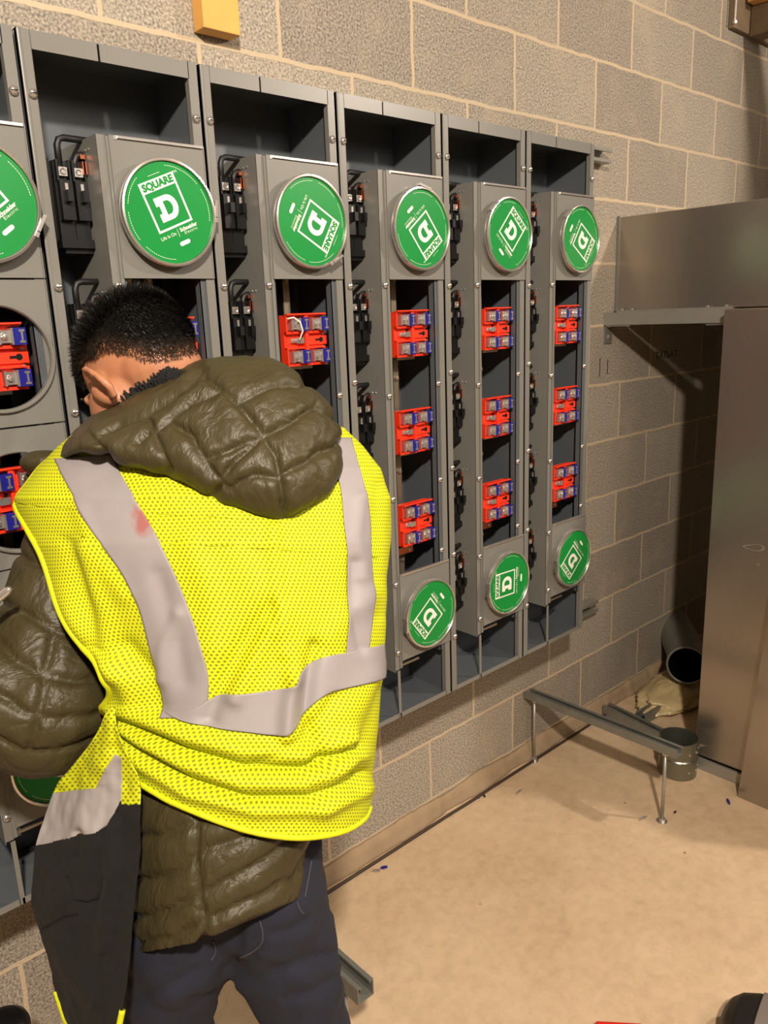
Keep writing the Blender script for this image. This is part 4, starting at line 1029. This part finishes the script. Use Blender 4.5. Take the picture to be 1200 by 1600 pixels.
# ---- head, neck, hands
HC = P(212, 574, 1.17)
r_, u_, f_ = RC[0], -RC[1], RC[2]
Lh = -.55 * r_ + 0 * u_ - .83 * f_; Lh /= np.linalg.norm(Lh)
Uh = -.58 * r_ + .72 * u_ + .38 * f_; Uh -= Lh * (Uh @ Lh); Uh /= np.linalg.norm(Uh)
Fh = np.cross(Lh, Uh)
if Fh @ (-u_) < 0: Fh = -Fh
def hp(l, u, f): return HC + Lh * l + Uh * u + Fh * f
def hand(mb, wrist, fwd, palm_n, side, curl=.9, sc=1.0):
    """wrist point, forward unit, palm normal (direction fingers curl to), side of the thumb (unit)"""
    fwd, palm_n, side = [np.array(q, float) / np.linalg.norm(q) for q in (fwd, palm_n, side)]
    for k in range(4):
        o_ = side * (.027 - .018 * k); capsule(mb, wrist + o_ * .55, wrist + fwd * .085 * sc + o_, .014, .0125)
    for k, ln in enumerate((.070, .078, .073, .058)):
        p = wrist + fwd * .088 * sc + side * (.028 - .0185 * k); ang = .25; pts = [p]
        for sgm, fr in enumerate((.45, .31, .24)):
            ang += curl * (.55 if sgm == 0 else .75); pts.append(pts[-1] + (fwd * math.cos(ang) + palm_n * math.sin(ang)) * ln * fr * sc * 1.05)
        chain(mb, pts, [.0095, .0088, .0082, .0072])
    t0 = wrist + fwd * .028 + side * .024
    pts = [t0, t0 + (side * .75 + fwd * .55 + palm_n * .35) * .036, t0 + (side * .75 + fwd * .55 + palm_n * .35) * .036 + (fwd * .75 + palm_n * .6) * .030]
    pts.append(pts[-1] + (fwd * .7 + palm_n * .65 - side * .2) * .024); chain(mb, pts, [.014, .0115, .0100, .0082])
def body():
    mb = MB()
    ellipsoid(mb, hp(0, .012, -.012), (.073, .080, .092), [Lh, Uh, Fh][0:1] + [Uh, Fh], 30)
    ellipsoid(mb, hp(0, -.040, .036), (.066, .064, .068), [Lh, Uh, Fh], 24)
    ellipsoid(mb, hp(0, -.095, .055), (.036, .030, .034), [Lh, Uh, Fh], 20)              # chin
    ellipsoid(mb, hp(.028, -.070, .030), (.028, .045, .045), [Lh, Uh, Fh], 16); ellipsoid(mb, hp(-.028, -.070, .030), (.028, .045, .045), [Lh, Uh, Fh], 16)
    ellipsoid(mb, hp(0, .008, .078), (.045, .014, .014), [Lh, Uh, Fh], 16)               # brow
    capsule(mb, hp(0, -.002, .088), hp(0, -.038, .108), .009, .014); ellipsoid(mb, hp(.012, -.042, .098), (.008, .007, .009), [Lh, Uh, Fh], 10); ellipsoid(mb, hp(-.012, -.042, .098), (.008, .007, .009), [Lh, Uh, Fh], 10)
    ellipsoid(mb, hp(0, -.064, .090), (.024, .0055, .009), [Lh, Uh, Fh], 12); ellipsoid(mb, hp(0, -.074, .087), (.021, .006, .009), [Lh, Uh, Fh], 12)   # lips
    for s in (1, -1): ellipsoid(mb, hp(.033 * s, -.035, .070), (.018, .014, .014), [Lh, Uh, Fh], 12)
    # ears
    eL = P(158, 606, 1.098) - HC; el = (eL @ Lh, eL @ Uh, eL @ Fh)
    for s in (1, -1):
        e0 = hp(el[0] * s, el[1], el[2]); ax = Uh * .95 + Fh * .32; ax /= np.linalg.norm(ax)
        back = -Fh * .80 + Lh * s * .60; back -= ax * (back @ ax); back /= np.linalg.norm(back); nn = Lh * s * .8 + Fh * .6; nn -= ax * (nn @ ax) + back * (nn @ back); nn /= np.linalg.norm(nn)
        rim = [e0 + ax * (.031 * math.sin(a)) + back * (.012 + .016 * math.cos(a)) + nn * .004 * math.cos(a) for a in np.radians(np.linspace(150, -95, 17))]
        chain(mb, rim, [.0046] * 12 + [.0055] * 5)
        ellipsoid(mb, e0 + back * .006 - nn * .007, (.0040, .027, .018), [nn, ax, back], 16)
        inner = [e0 + ax * (.019 * math.sin(a) - .001) + back * (.007 + .009 * math.cos(a)) - nn * .003 for a in np.radians(np.linspace(120, -80, 9))]; chain(mb, inner, [.0030] * 9)
        ellipsoid(mb, e0 - ax * .030 + back * .004, (.0055, .009, .008), [nn, ax, back], 10)
        ellipsoid(mb, e0 - back * .012, (.012, .026, .014), [nn, ax, back], 12)
    # neck
    nb = P(300, 690, 1.165)
    chain(mb, [hp(0, -.035, -.035), P(268, 610, 1.165), nb], [.060, .060, .068])
    # trunk, limbs inside the clothes
    chain(mb, [nb, P(330, 800, 1.16), P(350, 1000, 1.13), P(350, 1200, 1.12), P(350, 1340, 1.12)], [.06, .085, .085, .085, .09])
    chain(mb, [nb, P(135, 800, 1.215), P(90, 980, 1.19), P(74, 1095, 1.15), P(-30, 1060, 1.11), P(-125, 1000, 1.085)], [.05, .045, .045, .042, .036, .026])
    chain(mb, [nb, P(520, 800, 1.17), P(535, 890, 1.22), P(520, 985, 1.27), P(455, 950, 1.33), P(384, 901, 1.375)], [.05, .045, .042, .040, .034, .026])
    for a_, b_, c_ in ((P(300, 1400, 1.13), P(258, 1600, 1.15), (-1.93, -.72, .12)), (P(415, 1380, 1.13), P(488, 1600, 1.16), (-1.69, -.76, .12))):
        chain(mb, [a_, b_, np.array(c_)], [.065, .045, .035])
    # hands
    wl = P(-128, 998, 1.085); fw = (P(-80, 930, 1.07) - wl); hand(mb, wl, fw, np.array((0, 0, -1.)) * .6 + np.array((.2, .6, 0)), RC[0] * .8 + np.array((0, 0, .4)), .9)
    wr = P(384, 901, 1.375); hand(mb, wr, P(330, 860, 1.45) - wr, np.array((0, .3, -1.)), -RC[0] + np.array((0, 0, .3)), .9)
    me = fuse(mb, .0036, 3)
    me.polygons.foreach_set('use_smooth', [True] * len(me.polygons))
    return place(me, 'body', [SKIN])
body_o = body()
# eyes (closed lids looking down)
for s in (1, -1):
    mb = MB(); ellipsoid(mb, hp(.031 * s, -.012, .072), (.0125, .0125, .0125), [Lh, Uh, Fh], 14); o = mb.build('eyelid', SKIN, person, smooth=True); o.location = tuple(-ORG)
    mb = MB(); capsule(mb, hp(.016 * s, .012, .088), hp(.046 * s, .010, .080), .0035, .0025, 8); o = mb.build('eyebrow', HAIR, person, smooth=True); o.location = tuple(-ORG)

# ---- hair
def hair():
    from mathutils.bvhtree import BVHTree
    bt_ = BVHTree.FromPolygons([v.co for v in body_o.data.vertices], [tuple(p.vertices) for p in body_o.data.polygons])
    line = smoothcurve([(88, 640), (108, 628), (118, 608), (122, 588), (130, 572), (150, 562), (172, 558), (190, 560), (215, 568), (240, 572), (270, 568), (300, 560), (330, 552)], 120)
    # cap on the cranium
    seg = 70; n = seg * 2; vs = []; fades = []; c0 = hp(0, .012, -.012); R = np.array((.0765, .0845, .0965)); A = np.array([Lh, Uh, Fh]); keep = []
    for i in range(seg + 1):
        th = math.pi * i / seg
        for k in range(n):
            ph = math.pi * 2 * k / n; d = np.array((math.sin(th) * math.cos(ph), math.cos(th), math.sin(th) * math.sin(ph)))
            p = c0 + (d * R) @ A; nz = mnoise.noise(Vector(p * 40)); p = p + (d @ A) * .0025 * nz
            dd = p - c0; ln_ = np.linalg.norm(dd); dd /= ln_; h_ = bt_.ray_cast(Vector(c0 + dd * .16), Vector(-dd), .16)
            if h_[0] is not None:
                rr = np.linalg.norm(np.array(h_[0]) - c0)
                if rr < .13: p = c0 + dd * max(ln_ if ln_ < rr + .012 else rr + .004, rr + .0012)
            vs.append(p)
    V = np.array(vs); U_, V_, Z_ = proj(V)
    lim = np.interp(U_, line[:, 0], line[:, 1])
    loc = (V - c0) @ A.T                    # l,u,f
    ok_front = loc[:, 2] < np.where(loc[:, 0] > 0, .074, .060) + .25 * loc[:, 1]; visible = ((V - CP) * (V - c0)).sum(1) < 0
    okh = (V_ < lim - 2) | (~visible & (loc[:, 1] > -.005)) | (~visible & (loc[:, 2] < 0) & (loc[:, 1] > -.05))
    ok = ok_front & okh
    fade = np.clip(1 - (lim - V_) / 46, 0, 1); fade = np.where(visible, fade, np.clip(.3 - loc[:, 1] * 6, 0, 1) * .6)
    fade = np.where(U_ < 150, fade * .5, fade)
    faces = []
    for i in range(seg):
        for k in range(n):
            f = (i * n + k, i * n + (k + 1) % n, (i + 1) * n + (k + 1) % n, (i + 1) * n + k)
            if all(ok[q] for q in f): faces.append(f)
    # strands
    fl_ = np.array([V[list(f)].mean(0) for f in faces]); ff = np.array([fade[list(f)].mean() for f in faces])
    capk = [f for f, q in zip(faces, ff) if q < .45]
    VV = list(V); FF = list(capk); FD = list(fade)
    for _ in range(60000):
        q = rng.integers(len(faces)); f = faces[q]; a, b = rng.random(2); p = (V[f[0]] * (1 - a) + V[f[1]] * a) * (1 - b) + (V[f[3]] * (1 - a) + V[f[2]] * a) * b
        fd = ff[q]
        nrm = (p - c0); nrm /= np.linalg.norm(nrm); l_ = (p - c0) @ A.T
        topness = max(0, min(1, (l_[1] - .01) / .05))
        ln = (.003 + .009 * (1 - fd) + .010 * topness * rng.random()) * (.6 + .6 * rng.random())
        down = -Uh + nrm * .5 + rng.normal(0, .2, 3); out = nrm * 1.2 + rng.normal(0, .45, 3) - Fh * .2
        d = down * (1 - topness) * .8 + out * (topness * .9 + .22); d /= np.linalg.norm(d)
        sd_ = np.cross(d, nrm + rng.normal(0, .1, 3)); sd_ /= (np.linalg.norm(sd_) + 1e-9); wd = .00055
        b0 = len(VV); r0 = p - nrm * .002; VV += [r0 - sd_ * wd, r0 + sd_ * wd, r0 + d * ln * .55 + sd_ * wd * .8, r0 + d * ln * .55 - sd_ * wd * .8, r0 + d * ln + nrm * -.001]
        FF += [(b0, b0 + 1, b0 + 2, b0 + 3), (b0 + 3, b0 + 2, b0 + 4)]; FD += [fd * .9] * 5
    me = bpy.data.meshes.new('hair'); me.from_pydata([tuple(p) for p in VV], [], FF)
    at = me.attributes.new('fade', 'FLOAT', 'POINT'); at.data.foreach_set('value', np.clip(np.array(FD, float) * .45, 0, 1)); me.update()
    return place(me, 'hair', [HAIR], 'short black hair fading at the neck')
hair()
# ---- fleece collar
def collar():
    ln = smoothcurve([(176, 672), (184, 640), (200, 622), (228, 600), (250, 588), (270, 584), (292, 590)], 90); mb = MB()
    ds = np.linspace(1.115, 1.075, 90); pts = [P(a, b + 8, d + .012) for (a, b), d in zip(ln, ds)]
    mb.tube(pts, [.013 + .0035 * math.sin(i * 1.7) + .002 * math.sin(i * 4.1) for i in range(90)], 14)
    for i in range(1500):
        k = rng.integers(90); d = rng.normal(0, 1, 3); d /= np.linalg.norm(d); p = pts[k] + d * .0135
        mb.add([p, p + rng.normal(0, .0022, 3), p + d * .004 + rng.normal(0, .001, 3)], [(0, 1, 2)])
    o = mb.build('collar', FLEECE, person, smooth=True, fixn=False); o.location = tuple(-ORG); o['label'] = 'black fleece collar lining'
collar()
# tool in the left hand
mb = MB(); a, b = P(-62, 985, 1.06), P(17, 919, 1.05); mb.tube([a, b - (b - a) * .06, b], [.005, .006, .003], 14); mb.tube([P(-100, 1016, 1.06), a + (b - a) * .1], [.013, .012], 16, 1)
o = mb.build('nut_driver', [STEEL, REDCASE], auto=True); tag(o, 'bright steel tool shank held at the worker\'s left side', 'hand tool')
